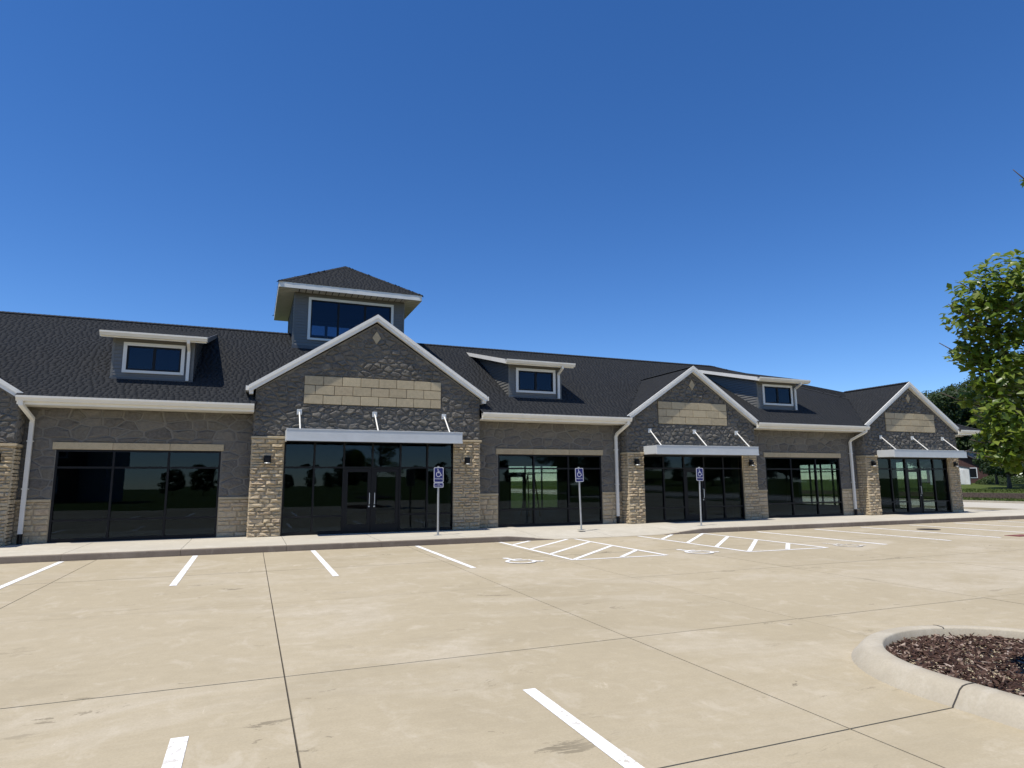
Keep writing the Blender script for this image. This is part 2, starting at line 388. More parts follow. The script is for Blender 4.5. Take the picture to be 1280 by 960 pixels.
# pieces meet at a dark joint near the nose
cuts = [0, 6, 24, N_-1]
for a, b in zip(cuts[:-1], cuts[1:]): isl_piece(a, b)
for ci in (6, 24):
    mb = MB(); pts = [Vector((rings[k][ci][0]-4.3, rings[k][ci][1]+19.5, z+.0025)) for k, (r, z) in enumerate(prof[:-1])]
    for a, b in zip(pts[:-1], pts[1:]): mb.bar(a, b, .012, .003)
    mb.build('kerb_joint', 'joint_dark', isl)
inner = isl_outline(1.27)
mb = MB(); cen = [(ISL_C[0], y) for x, y in inner]
V = []; nI = len(inner)
for k in range(7):
    f = k/6
    for (x, y), (cx_, cy_) in zip(inner, cen):
        cy2 = min(y, ISL_C[1]) if y > ISL_C[1] else y
        xx = x+(cx_-x)*f; yy = y+(cy2-y)*f
        V.append((xx, yy, .055+.07*f*f*.8+.012*math.sin(xx*9)*math.cos(yy*7)))
mb.add(V, [(k*nI+i, k*nI+i+1, (k+1)*nI+i+1, (k+1)*nI+i) for k in range(6) for i in range(nI-1)])
o = mb.build('mulch_bed', 'mulch_base', isl)
# loose bark chips
nch = 15000; V = np.zeros((nch, 4, 3)); cnt = 0
px_ = RNG.uniform(-1.25, 1.25, nch*2); py_ = RNG.uniform(-22.5, -16.2, nch*2)
ok = (py_ < ISL_C[1]) | (np.hypot(px_, py_-ISL_C[1]) < 1.24)
px_, py_ = px_[ok][:nch], py_[ok][:nch]; nch = len(px_)
rr = np.where(py_ > ISL_C[1], np.hypot(px_, py_-ISL_C[1]), np.abs(px_))/1.27
pz_ = .055+.056*(1-rr)**2+RNG.uniform(.004, .03, nch)
L = RNG.uniform(.012, .045, nch); Wd = RNG.uniform(.006, .014, nch); a = RNG.uniform(0, 6.28, nch); ti = RNG.normal(0, .35, nch); rl = RNG.normal(0, .5, nch)
dx = np.stack([np.cos(a)*np.cos(ti), np.sin(a)*np.cos(ti), np.sin(ti)], 1)*L[:, None]
dy = np.stack([-np.sin(a)*np.cos(rl), np.cos(a)*np.cos(rl), np.sin(rl)], 1)*Wd[:, None]
c0 = np.stack([px_+ISL_C[0], py_, pz_], 1)
V = np.stack([c0-dx-dy, c0+dx-dy*.6, c0+dx*.9+dy, c0-dx+dy*.7], 1)
up_ = np.zeros((nch, 1, 3)); up_[:, 0, 2] = -.007
V = np.concatenate([V, V+up_], 1).reshape(-1, 3)
base = np.arange(nch)[:, None, None]*8
fq = np.array([(0, 1, 2, 3), (0, 4, 5, 1), (1, 5, 6, 2), (2, 6, 7, 3), (3, 7, 4, 0)])[None]
o = raw_mesh('bark_mulch', V, (base+fq).reshape(-1, 4), 'mulch'); tag(o, 'reddish brown bark mulch filling the kerbed parking island', 'mulch', kind='stuff')

# ------------------------------------------------------------------ the building
B = empty('retail_building'); tag(B, 'long single storey stone retail building with dark shingle roof, gables and cupola', 'building')
GY = -.48                             # mortar plane of the gables
EAVE_Y, EAVE_Z, S_M = -.80, 4.10, .58
RIDGE_Y = 5.40; RIDGE_Z = EAVE_Z + S_M*(RIDGE_Y-EAVE_Y)
XL_E, XR_E, XL_R, XR_R = -34.0, 31.1, -22.6, 19.75
def g_ridge_y(z): return EAVE_Y+(z-EAVE_Z)/S_M
def roof_z(y): return EAVE_Z + S_M*(y-EAVE_Y)
GABLES = [dict(c=-11.40, h=3.09, sf=2.41, zs=2.72, tail=4.10, ap=6.24), dict(c=1.20, h=3.62, sf=2.72, zs=3.05, tail=4.65, ap=7.16),
          dict(c=13.86, h=3.09, sf=2.41, zs=2.72, tail=4.10, ap=6.24), dict(c=26.40, h=3.12, sf=2.42, zs=2.72, tail=4.10, ap=6.24)]
BAYS = [dict(a=-8.31, b=-2.42, w0=-7.50, w1=-3.30), dict(a=4.82, b=10.77, w0=5.69, w1=9.89), dict(a=16.95, b=23.28, w0=17.90, w1=22.22), dict(a=-20.55, b=-14.47, w0=-19.6, w1=-15.4)]
WT = 2.70                            # head of the bay windows

# --- stone work helpers -------------------------------------------------------
def clip(poly, a, b, c):             # keep a*x+b*y<=c
    out = []
    for i in range(len(poly)):
        p, q = poly[i], poly[(i+1) % len(poly)]; dp, dq = a*p[0]+b*p[1]-c, a*q[0]+b*q[1]-c
        if dp <= 0: out.append(p)
        if (dp < 0 < dq) or (dq < 0 < dp):
            t_ = dp/(dp-dq); out.append((p[0]+(q[0]-p[0])*t_, p[1]+(q[1]-p[1])*t_))
    return out
def area(pl): return abs(sum(pl[i][0]*pl[(i+1) % len(pl)][1]-pl[(i+1) % len(pl)][0]*pl[i][1] for i in range(len(pl))))/2 if len(pl) > 2 else 0
def shrink(pl, d):
    n = len(pl); sgn = 1 if sum(pl[i][0]*pl[(i+1) % n][1]-pl[(i+1) % n][0]*pl[i][1] for i in range(n)) > 0 else -1
    cx = sum(p[0] for p in pl)/n; cy = sum(p[1] for p in pl)/n; out = pl
    for i in range(n):
        p, q = pl[i], pl[(i+1) % n]; ex, ey = q[0]-p[0], q[1]-p[1]; ln = math.hypot(ex, ey)
        if ln < 1e-5: continue
        a, b = ey/ln*sgn, -ex/ln*sgn; out = clip(out, a, b, a*p[0]+b*p[1]-d)
        if len(out) < 3: return []
    return out
def dedupe(pl, e):
    out = []
    for p in pl:
        if not out or math.hypot(p[0]-out[-1][0], p[1]-out[-1][1]) > e: out.append(p)
    while len(out) > 2 and math.hypot(out[0][0]-out[-1][0], out[0][1]-out[-1][1]) < e: out.pop()
    return out
def fieldstones(region, holes, su, sv, mortar=.011, seed=1):
    """irregular stones filling a convex region around rectangular or lozenge holes (all in wall coordinates)"""
    rg = random.Random(seed); x0 = min(p[0] for p in region); x1 = max(p[0] for p in region); y0 = min(p[1] for p in region); y1 = max(p[1] for p in region)
    k = su/sv; S = []
    ny = max(1, int((y1-y0)/sv)); nxx = max(1, int((x1-x0)/su))
    for j in range(-1, ny+2):
        for i in range(-1, nxx+2):
            if rg.random() < .10: continue
            S.append((x0+(i+.5+.5*(j % 2)+rg.uniform(-.42, .42))*(x1-x0)/nxx, y0+(j+.5+rg.uniform(-.34, .34))*(y1-y0)/ny))
    A = np.array(S); B_ = A*np.array([1, k]); out = []
    n = len(region); sg = 1 if sum(region[i][0]*region[(i+1) % n][1]-region[(i+1) % n][0]*region[i][1] for i in range(n)) > 0 else -1
    for i in range(len(S)):
        d = np.hypot(*(B_-B_[i]).T); nb = np.argsort(d)[1:22]
        pl = [(S[i][0]-2*su, S[i][1]-2*sv), (S[i][0]+2*su, S[i][1]-2*sv), (S[i][0]+2*su, S[i][1]+2*sv), (S[i][0]-2*su, S[i][1]+2*sv)]
        for j in nb:
            ax = B_[j][0]-B_[i][0]; ay = (B_[j][1]-B_[i][1])*k; cc = (B_[j]@B_[j]-B_[i]@B_[i])/2
            pl = clip(pl, ax, ay, cc)
            if len(pl) < 3: break
        for e in range(n):
            if len(pl) < 3: break
            p, q = region[e], region[(e+1) % n]; a, b = (q[1]-p[1])*sg, -(q[0]-p[0])*sg; pl = clip(pl, a, b, a*p[0]+b*p[1])
        for h in holes:
            if len(pl) < 3: break
            m = len(h); best = None; hs = 1 if sum(h[e][0]*h[(e+1) % m][1]-h[(e+1) % m][0]*h[e][1] for e in range(m)) > 0 else -1
            ins = pl
            for e in range(m):
                p, q = h[e], h[(e+1) % m]; a, b = (q[1]-p[1])*hs, -(q[0]-p[0])*hs; ins = clip(ins, a, b, a*p[0]+b*p[1])
                if len(ins) < 3: break
            if area(ins) < 1e-5: continue
            for e in range(m):
                p, q = h[e], h[(e+1) % m]; a, b = -(q[1]-p[1])*hs, (q[0]-p[0])*hs; c2 = clip(pl, a, b, a*p[0]+b*p[1])
                if best is None or area(c2) > area(best): best = c2
            pl = best
        pl = dedupe(pl, .02) if len(pl) > 2 else []
        if len(pl) < 3: continue
        pl = shrink(pl, mortar*rg.uniform(.7, 1.3)); pl = dedupe(pl, .02) if len(pl) > 2 else []
        if len(pl) < 3 or area(pl) < .004: continue
        out.append(pl)
    return out
def stone_mesh(mb, pl, frame, depth, rg, rough=.012, sink=.02):
    O, U, Vv, N = frame; n = len(pl); cx = sum(p[0] for p in pl)/n; cy = sum(p[1] for p in pl)/n
    if sum(pl[i][0]*pl[(i+1) % n][1]-pl[(i+1) % n][0]*pl[i][1] for i in range(n)) < 0: pl = pl[::-1]
    P = lambda u, v, d: O+U*u+Vv*v+N*d
    tx, ty = rg.uniform(-.06, .06), rg.uniform(-.08, .08)
    r1 = [P(u, v, -sink) for u, v in pl]
    f2 = min(.9, 1-.012/max(.03, math.sqrt(area(pl))/2)); r2 = [P(cx+(u-cx)*f2, cy+(v-cy)*f2, depth*.62+rg.uniform(-.5, .5)*rough) for u, v in pl]
    f3 = .62; r3 = [P(cx+(u-cx)*f3+rg.uniform(-.01, .01), cy+(v-cy)*f3, depth+(u-cx)*tx+(v-cy)*ty+rg.uniform(-1, 1)*rough) for u, v in pl]
    ce = P(cx, cy, depth+rg.uniform(-.3, 1)*rough)
    mb.add(r1+r2+r3+[ce], [(i, (i+1) % n, n+(i+1) % n, n+i) for i in range(n)] + [(n+i, n+(i+1) % n, 2*n+(i+1) % n, 2*n+i) for i in range(n)] + [(2*n+i, 2*n+(i+1) % n, 3*n) for i in range(n)])
XA, ZA = Vector((1, 0, 0)), Vector((0, 0, 1))
def fr(y): return (Vector((0, y, 0)), XA, ZA, Vector((0, -1, 0)))
rest_field, rest_lime = MB(), MB()
N_field = [0]; N_lime = [0]
def lay_stones(stones, frame, parent, depth, seed, own=True, rough=.012):
    rg = random.Random(seed)
    for pl in sorted(stones, key=lambda q: -area(q)):
        d = rg.uniform(*depth)
        if own and N_field[0] < 298:
            N_field[0] += 1; mb = MB(); stone_mesh(mb, pl, frame, d, rg, rough); mb.build('fieldstone', 'fieldstone', parent)
        else: stone_mesh(rest_field, pl, frame, d, rg, rough)
def ledge_rows(u0, u1, v0, v1, hr, lr, seed):
    rg = random.Random(seed); out = []; v = v0
    while v < v1-.03:
        h = min(rg.uniform(*hr), v1-v)
        if v1-(v+h) < .04: h = v1-v
        u = u0
        while u < u1-.02:
            l = rg.uniform(*lr)
            if u1-(u+l) < lr[0]*.6: l = u1-u
            out.append((u, u+l, v, v+h)); u += l
        v += h
    return out
def lay_ledge(rows, frame, parent, depth, seed, own=True, gap=.004, rough=.014):
    rg = random.Random(seed)
    for (a, b, c, d) in rows:
        g = gap*rg.uniform(.6, 1.4); n = max(1, int((b-a)/.16)); top = []; bot = []
        bot = [(a+g+(b-a-2*g)*i/n, c+g*.7+rg.uniform(0, .006)) for i in range(n+1)]; top = [(p[0], d-g*.7-rg.uniform(0, .006)) for p in reversed(bot)]
        pl = bot+top; dep = rg.uniform(*depth)
        if own and N_lime[0] < 298:
            N_lime[0] += 1; mb = MB(); stone_mesh(mb, pl, frame, dep, rg, rough); mb.build('limestone_block', 'limestone', parent)
        else: stone_mesh(rest_lime, pl, frame, dep, rg, rough)

# --- storefront glazing ------------------------------------------------------
def storefront(name, x0, x1, zt, y, n, zmid, zlow, door=(), seed=0, zb=.155):
    """frame with n bays, transom bar, low rail, panes, and door leaves in the listed bays"""
    rg = random.Random(seed); fw, fd = .055, .11; mb = MB(); W_ = (x1-x0)/n
    mb.box(x0, x0+fw, y-fd/2, y+fd/2, zb, zt); mb.box(x1-fw, x1, y-fd/2, y+fd/2, zb, zt)
    mb.box(x0+fw, x1-fw, y-fd/2+.002, y+fd/2-.002, zt-fw, zt-.001); 
    for i in range(1, n): mb.box(x0+W_*i-fw/2, x0+W_*i+fw/2, y-fd/2+.001, y+fd/2-.001, zb, zt-fw)
    panes = []
    for i in range(n):
        a, b = x0+W_*i+fw/2, x0+W_*(i+1)-fw/2
        if i == 0: a = x0+fw
        if i == n-1: b = x1-fw
        mb.box(a, b, y-fd/2+.004, y+fd/2-.004, zmid-fw/2, zmid+fw/2); panes.append((a, b, zmid+fw/2, zt-fw))
        if i in door: continue
        mb.box(a, b, y-fd/2+.004, y+fd/2-.004, zb, zb+.09)
        if zlow: mb.box(a, b, y-fd/2+.004, y+fd/2-.004, zlow-fw/2, zlow+fw/2); panes += [(a, b, zlow+fw/2, zmid-fw/2), (a, b, zb+.09, zlow-fw/2)]
        else: panes.append((a, b, zb+.09, zmid-fw/2))
    f = mb.build(name, 'dark_metal', B)
    def pane(a, b, c, d, par, yy):
        cx, cz = (a+b)/2, (c+d)/2
        q = MB().box(a-cx-.01, b-cx+.01, -.004, .004, c-cz-.01, d-cz+.01).build('pane', 'shop_glass', par, loc=(cx, yy, cz))
        q.rotation_euler = (rg.gauss(0, .0025), 0, rg.gauss(0, .003))
    for p in panes: pane(*p, f, y)
    for i in door:
        a, b = x0+W_*i+fw/2+.004, x0+W_*(i+1)-fw/2-.004; c, d = zb+.012, zmid-fw/2-.006; st = .11
        dm = MB(); dm.box(a, a+st, y-.03, y+.03, c, d); dm.box(b-st, b, y-.03, y+.03, c, d); dm.box(a+st, b-st, y-.028, y+.028, d-st, d); dm.box(a+st, b-st, y-.028, y+.028, c, c+.26)
        dr = dm.build('door', 'dark_metal', B); pane(a+st, b-st, c+.26, d-st, dr, y)
        side = b-.05 if (len(door) == 1 or i == door[0]) else a+.05
        hm = MB(); hm.tube([(side, y-.03, 1.05), (side, y-.09, 1.05), (side, y-.09, 1.40), (side, y-.03, 1.40)], .013, 8); hm.tube([(side, y-.03, .98), (side, y-.045, .98)], .025, 10)
        hm.build('handle', 'steel', dr)
    return f

# --- main bays -----------------------------------------------------------------
def lintel(x0, x1, z0, z1, y):
    n = 3; L = (x1-x0)/n
    for i in range(n): bevel(MB().box(x0+L*i+.003, x0+L*(i+1)-.003, y-.045, y+.1, z0, z1).build('lintel', 'cast_stone', B), .008, 1)
for k, b in enumerate(BAYS):
    a, bb, w0, w1 = b['a'], b['b'], b['w0'], b['w1']; wl = MB()
    wl.box(a-.4, w0, 0, .24, .1, 4.0); wl.box(w1, bb+.4, 0, .24, .1, 4.0); wl.box(w0, w1, .001, .239, WT+.21, 3.999)
    wall = wl.build('wall', 'dark_mortar', B)
    lintel(w0-.09, w1+.07, WT+.005, WT+.205, 0)
    st = fieldstones([(a, 1.33), (bb, 1.33), (bb, 3.86), (a, 3.86)], [[(w0-.09, 1.2), (w1+.07, 1.2), (w1+.07, WT+.21), (w0-.09, WT+.21)]] if 0 else [[(w0, .5), (w1, .5), (w1, WT), (w0, WT)], [(w0-.095, WT), (w1+.075, WT), (w1+.075, WT+.21), (w0-.095, WT+.21)]], .48, .26, .012, 11+k)
    lay_stones(st, fr(0), wall, (.018, .034), 40+k, own=(k == 0), rough=.006)
    for (p, q) in ((a, w0), (w1, bb)):
        if k != 2 or 1:
            bevel(MB().box(p+.002, q-.004, -.05, .002, 1.255, 1.33).build('wainscot_cap', 'cast_stone', B), .008, 1)
            MB().box(p, q, -.006, 0.001, .15, 1.255).build('wainscot', 'tan_mortar', wall)
            lay_ledge(ledge_rows(p+.004, q-.006, .15, 1.25, (.10, .21), (.28, .62), 70+k*3+int(p > w0)), fr(-.004), wall, (.015, .034), 80+k, own=(k < 2))
    storefront('storefront_frame', w0, w1, WT, .06, 3, 2.20, .74, seed=k)
# jamb returns are the wall boxes themselves; a sill of metal under each window
# --- gables ---------------------------------------------------------------------
SL_G = .667
def block_panel(x0, x1, z0, z1, y, par, nb, seed):
    rg = random.Random(seed); rows = 3; H = (z1-z0)/rows; L = (x1-x0)/nb
    MB().box(x0, x1, y-.012, y+.01, z0, z1).build('panel_bed', 'panel_joint', par)
    for r in range(rows):
        u = x0; first = L*(1.0 if r != 1 else .58)
        while u < x1-.02:
            l = first if u == x0 else L
            l = min(l, x1-u); l = x1-u if x1-(u+l) < L*.25 else l
            o = MB().box(u+.008, u+l-.008, y-.045+rg.uniform(-.004, .004), y-.006, z0+H*r+.009, z0+H*(r+1)-.009).build('panel_block', 'cast_stone', par); bevel(o, .006, 1)
            u += l
def lamp(x, y, z, me=[None]):
    if me[0] is None:
        a = MB().box(-.10, .10, -.012, .012, -.12, .12); root = a.build('wall_lamp', 'dark_metal', B); me[0] = [root.data]
        mb = MB(); mb.prism([(-.06, -.012, .05), (.06, -.012, .05), (.045, -.012, -.09), (-.045, -.012, -.09)], (0, -.10, 0)); h = mb.build('lamp_housing', 'dark_metal', root); me[0].append(h.data)
        mb = MB(); mb.tube([(0, -.07, -.09), (0, -.07, -.115), (0, -.07, -.125)], [.08, .095, .085], 12); s_ = mb.build('lamp_shade', 'galvanised', root); me[0].append(s_.data)
    else:
        root = put('wall_lamp', me[0][0], B); put('lamp_housing', me[0][1], root); put('lamp_shade', me[0][2], root)
    root.location = (x, y, z)
for k, G in enumerate(GABLES):
    c, h, sf, zs, zt = G['c'], G['h'], G['sf'], G['zs'], G['tail']; zc = zs+.02
    xl, xr = c-h, c+h; wall_top = zt+.02; apz = wall_top+h*SL_G-.03
    gm = MB(); gm.prism([(xl, GY, zs+.01), (xr, GY, zs+.01), (xr, GY, wall_top-.10), (c, GY, apz-.10), (xl, GY, wall_top-.10)], (0, 1.6, 0))
    for p, q in ((xl, c-sf), (c+sf, xr)): gm.box(p, q, GY+.001, .25, .1, zs+.01)
    gw = gm.build('gable_wall', 'dark_mortar', B)
    big = k == 1
    p0, p1, q0, q1 = (c-2.22, c+2.22, 4.19, 5.09) if big else (c-1.67, c+1.67, 3.935, 4.82)
    dz = 6.47 if big else 5.54; dh, dw = .22, .14
    holes = [[(p0-.01, q0-.01), (p1+.01, q0-.01), (p1+.01, q1+.01), (p0-.01, q1+.01)], [(c, dz-dh), (c+dw, dz), (c, dz+dh), (c-dw, dz)]]
    st = fieldstones([(xl, zc+.075), (xr, zc+.075), (xr, wall_top-.14), (c, apz-.16), (xl, wall_top-.14)], holes, .27, .155, .008, 21+k)
    lay_stones(st, fr(GY), gw, (.022, .060), 50+k, own=big, rough=.020)
    sd = fieldstones([(GY+.01, zc+.075), (0, zc+.075), (0, 4.3), (GY+.01, 4.3)], [], .36, .21, .010, 31+k)
    lay_stones(sd, (Vector((xl, 0, 0)), Vector((0, 1, 0)), ZA, Vector((-1, 0, 0))), gw, (.02, .04), 60+k, own=False)
    lay_stones(sd, (Vector((xr, 0, 0)), Vector((0, 1, 0)), ZA, Vector((1, 0, 0))), gw, (.02, .04), 60+k, own=False)
    block_panel(p0, p1, q0, q1, GY-.01, gw, 7.6 if big else 5.2, k)
    dm = MB(); dm.prism([(c, GY-.002, dz-dh), (c+dw, GY-.002, dz), (c, GY-.002, dz+dh), (c-dw, GY-.002, dz)], (0, -.045, 0)); dm.build('diamond_accent', 'cast_stone', gw)
    # piers with ledge stone on the front and the outer returns
    for s_, (p, q) in enumerate(((xl, c-sf), (c+sf, xr))):
        pm = MB().box(p-.012, q, GY-.035, GY+.30, .14, zc); pier = pm.build('pier', 'tan_mortar', B)
        lay_ledge(ledge_rows(p-.045, q, .15, zc, (.065, .14), (.16, .46), 100+k*5+s_), fr(GY-.03), pier, (.022, .062), 110+k*3+s_, own=(k == 1 or (k == 0 and s_ == 1)), rough=.024)
        sx, nn = (p-.012, -1) if s_ == 0 else (q, 1)
        lay_ledge(ledge_rows(GY-.05, 0.0, .15, zc, (.07, .15), (.16, .40), 130+k*5+s_), (Vector((sx, 0, 0)), Vector((0, 1, 0)), ZA, Vector((nn, 0, 0))), pier, (.012, .036), 140+k, own=False, rough=.01)
        bevel(MB().box(p-.06 if s_ == 0 else p+.0, q+.0 if s_ == 0 else q+.06, GY-.10, .0 if 0 else GY+.47, zc, zc+.075).build('pier_cap', 'cast_stone', B), .012, 1)
        lamp((p+q)/2-.02, GY-.105, 2.44)
    nb = 6 if big else 5
    storefront('storefront_frame', c-sf, c+sf, zs, GY+.12, nb, 2.21, .70, door=(2, 3) if big else (2,), seed=20+k)
    # canopy: fascia box with tray top, hung on rods
    zc0, zc1 = (2.985, 3.325) if big else (2.725, 3.04); yf = -1.40
    cm = MB(); cm.box(c-sf, c+sf, yf, yf+.05, zc0, zc1); cm.box(c-sf, c-sf+.05, yf+.05, GY-.05, zc0, zc1); cm.box(c+sf-.05, c+sf, yf+.05, GY-.05, zc0, zc1)
    cm.box(c-sf+.05, c+sf-.05, yf+.05, GY-.05, zc0+.06, zc0+.10)
    cn = cm.build('canopy', 'canopy_silver', B); bevel(cn, .008, 2)
    if 1:
        lp = MB(); lp.box(c-sf-.006, c+sf+.006, yf-.008, yf+.05, zc0-.012, zc0+.035); lp.box(c-sf-.006, c+sf+.006, yf-.010, yf+.02, zc1-.012, zc1+.014); lp.build('canopy_edge', 'canopy_silver', cn)
    zr = 3.92 if big else 3.65
    for u in (-1, 0, 1):
        x = c+u*(2.33 if big else 2.10)
        rm = MB(); rm.tube([(x, GY-.09, zr), (x, yf+.12, zc1-.02)], .022, 8); rm.box(x-.03, x+.03, yf+.08, yf+.16, zc1-.06, zc1+.02); rm.build('tie_rod', 'white_trim', cn)
        pm = MB(); pm.box(x-.075, x+.075, GY-.078, GY-.03, zr-.085, zr+.085); pm.box(x-.012, x+.012, GY-.13, GY-.078, zr-.045, zr+.045); bevel(pm.build('rod_plate', 'canopy_silver', cn), .006, 1)
rest_field.build('fieldstone_facing', 'fieldstone', B)['kind'] = 'stuff'
rest_lime.build('limestone_facing', 'limestone', B)['kind'] = 'stuff'

# --- roofs ------------------------------------------------------------------
def shingles(name, O, U, Wv, length, run, keep, parent, seed, expo=.142, tab=(.09, .22), mat='shingle'):
    """laminated shingle tabs: O eave corner, U along the eave, Wv up the slope; keep(P)->mask on tab centres"""
    rg = np.random.default_rng(seed); O, U, Wv = (np.array(q, float) for q in (O, U, Wv)); N = np.cross(U, Wv); N /= np.linalg.norm(N)
    if N[2] < 0: N = -N
    nC = int(run/expo)+1; VV = []
    for i in range(nC):
        e = np.cumsum(rg.uniform(*tab, int(length/((tab[0]+tab[1])/2))+8)) - rg.uniform(0, .3); e = e[e < length]; e = np.concatenate([[0.0], e[e > .03], [length]])
        a, b = e[:-1], e[1:]; w0 = i*expo+rg.normal(0, .0015, len(a)); w1 = np.minimum((i+1)*expo+.015, run)
        cen = O+np.outer((a+b)/2, U)+Wv*(i+.5)*expo; m = keep(cen)
        if not m.any(): continue
        a, b, w0 = a[m], b[m], w0[m]; n = len(a)
        tl = np.full(n, .0042)+rg.uniform(0, .0008, n)
        # lower edge thick, upper edge tucked under next course
        def P(u, w_, d): return O+np.outer(u, U)+np.outer(w_, Wv)+np.outer(d, N)
        one = np.ones(n); g = .0025
        VV.append(np.stack([P(a+g, w0, tl), P(b-g, w0, tl), P(b-g, w1*one, tl*.25+.001), P(a+g, w1*one, tl*.25+.001), P(a+g, w0, -.004*one), P(b-g, w0, -.004*one), P(b-g, w1*one, -.004*one), P(a+g, w1*one, -.004*one)], 1))
    V = np.concatenate(VV).reshape(-1, 3); n = len(V)//8
    fq = np.array([(0, 1, 2, 3), (4, 5, 1, 0), (5, 6, 2, 1), (7, 4, 0, 3)])[None]
    o = raw_mesh(name, V, (np.arange(n)[:, None, None]*8+fq).reshape(-1, 4), mat, parent, 'stuff'); return o
def unit(v): v = np.array(v, float); return v/np.linalg.norm(v)
TW_C, TW_H = (.92, 6.10), 2.13
YB = 2*RIDGE_Y-EAVE_Y
dk = .012
rf = MB(); Rr = lambda x, y, z: (x, y, z-dk)
outl = [(XL_E, EAVE_Y)]
def g_z(G, dxc): return G['tail']+.03+(G['h']+(.19 if G is GABLES[1] else .15)-dxc)*.667
for G in GABLES:
    ym = g_ridge_y(g_z(G, G['h'])); outl += [(G['c']-G['h'], EAVE_Y), (G['c']-G['h'], ym+.02), (G['c'], g_ridge_y(g_z(G, 0))+.02), (G['c']+G['h'], ym+.02), (G['c']+G['h'], EAVE_Y)]
outl += [(XR_E, EAVE_Y), (XR_R, RIDGE_Y), (XL_R, RIDGE_Y)]
rf.add([Rr(x, y, roof_z(y)) for x, y in outl], [tuple(range(len(outl)))])
rf.add([Rr(XL_E, EAVE_Y, EAVE_Z), Rr(XR_E, EAVE_Y, EAVE_Z), Rr(XR_R, RIDGE_Y, RIDGE_Z), Rr(XL_R, RIDGE_Y, RIDGE_Z), Rr(XR_E, YB, EAVE_Z), Rr(XL_E, YB, EAVE_Z)], [(1, 4, 2), (4, 5, 3, 2), (5, 0, 3)])
roof = rf.build('roof', 'shingle', B)
hipk = (XR_E-XR_R)/(RIDGE_Y-EAVE_Y)
def keep_main(P):
    x, y = P[:, 0], P[:, 1]; m = (x < XR_E-hipk*(y-EAVE_Y)-.02)
    z = EAVE_Z+S_M*(y-EAVE_Y)
    for G in GABLES:
        m &= ~((np.abs(x-G['c']) < G['h']+.02) & (g_z(G, np.abs(x-G['c'])) > z+.03))
    return m
shingles('shingles', (-21, EAVE_Y-.02, EAVE_Z-.012), (1, 0, 0), unit((0, 1, S_M)), XR_E+21, math.hypot(RIDGE_Y-EAVE_Y, RIDGE_Z-EAVE_Z), keep_main, roof, 1)
sN = unit((-1, 0, (RIDGE_Z-EAVE_Z)/(XR_E-XR_R)))
shingles('shingles', (XR_E, EAVE_Y, EAVE_Z), (0, 1, 0), sN, YB-EAVE_Y, math.hypot(XR_E-XR_R, RIDGE_Z-EAVE_Z), lambda P: (np.minimum(P[:, 1]-EAVE_Y, YB-P[:, 1])*hipk > (XR_E-P[:, 0])+.02), roof, 2)
def caps(a, b, name, par, seed, wd=.15):
    a, b = Vector(a), Vector(b); d = (b-a); L = d.length; d.normalize(); sd = d.cross(Vector((0, 0, 1))).normalized(); u = sd.cross(d); mb = MB(); n = int(L/.15)
    for i in range(n):
        p = a+d*(L*i/n); q = a+d*(L*(i+1)/n+.02); h0, h1 = .032, .022
        mb.add([p+u*h0, p+sd*wd+u*(h0-wd*.5), q+sd*wd+u*(h1-wd*.5), q+u*h1, p-sd*wd+u*(h0-wd*.5), q-sd*wd+u*(h1-wd*.5), p+u*(h0-.012), p+sd*wd+u*(h0-.014-wd*.5), p-sd*wd+u*(h0-.014-wd*.5)],
               [(0, 3, 2, 1), (0, 4, 5, 3), (0, 1, 7, 6), (0, 6, 8, 4)])
    o = mb.build(name, 'shingle', par); o['kind'] = 'stuff'; return o
caps((-21, RIDGE_Y, RIDGE_Z), (XR_R, RIDGE_Y, RIDGE_Z), 'ridge_cap', roof, 1); caps((XR_E, EAVE_Y, EAVE_Z), (XR_R, RIDGE_Y, RIDGE_Z), 'hip_cap', roof, 2)
caps((XR_E, YB, EAVE_Z), (XR_R, RIDGE_Y, RIDGE_Z), 'hip_cap', roof, 3)

def gutter(x0, x1, y, zt, name='gutter', par=B, h=.15, d=.13, mat='cream_gutter'):
    prf = [(y+d, zt-h), (y+.035, zt-h), (y+.012, zt-h*.62), (y-.012, zt-h*.38), (y-.012, zt), (y+.008, zt), (y+.008, zt-h*.34), (y+.03, zt-h*.55), (y+.05, zt-h+.015), (y+d, zt-h+.015)]
    return MB().prism([(x0, a, b) for a, b in prf], (x1-x0, 0, 0)).build(name, mat, par)
for k, (a, b) in enumerate([(-8.33, -2.44), (4.84, 10.80), (16.93, 23.30), (29.50, XR_E), (-34.0, -14.47)]):
    gutter(a, b, EAVE_Y-.03, EAVE_Z-.005)
    MB().box(a, b, EAVE_Y+.105, EAVE_Y+.13, EAVE_Z-.235, EAVE_Z-.02).build('fascia', 'white_trim', B)
    sf_ = MB(); n = int((b-a)/.3)
    for i in range(n): sf_.box(a+(b-a)*i/n+.004, a+(b-a)*(i+1)/n-.004, EAVE_Y+.13, .05, EAVE_Z-.235, EAVE_Z-.222)
    sf_.box(a, b, EAVE_Y+.13, .05, EAVE_Z-.222, EAVE_Z-.21)
    sp = sf_.build('soffit', 'soffit_tan', B); sp['kind'] = 'stuff'
# right-hand eave
MB().box(XR_E-.02, XR_E+.11, EAVE_Y-.04, YB, EAVE_Z-.155, EAVE_Z-.005).build('gutter', 'cream_gutter', B)
MB().box(XR_E-.14, XR_E-.02, EAVE_Y+.12, YB-.1, EAVE_Z-.235, EAVE_Z-.03).build('fascia', 'white_trim', B)
MB().box(30.3, XR_E-.14, EAVE_Y+.13, YB-.2, EAVE_Z-.235, EAVE_Z-.22).build('soffit', 'soffit_tan', B)

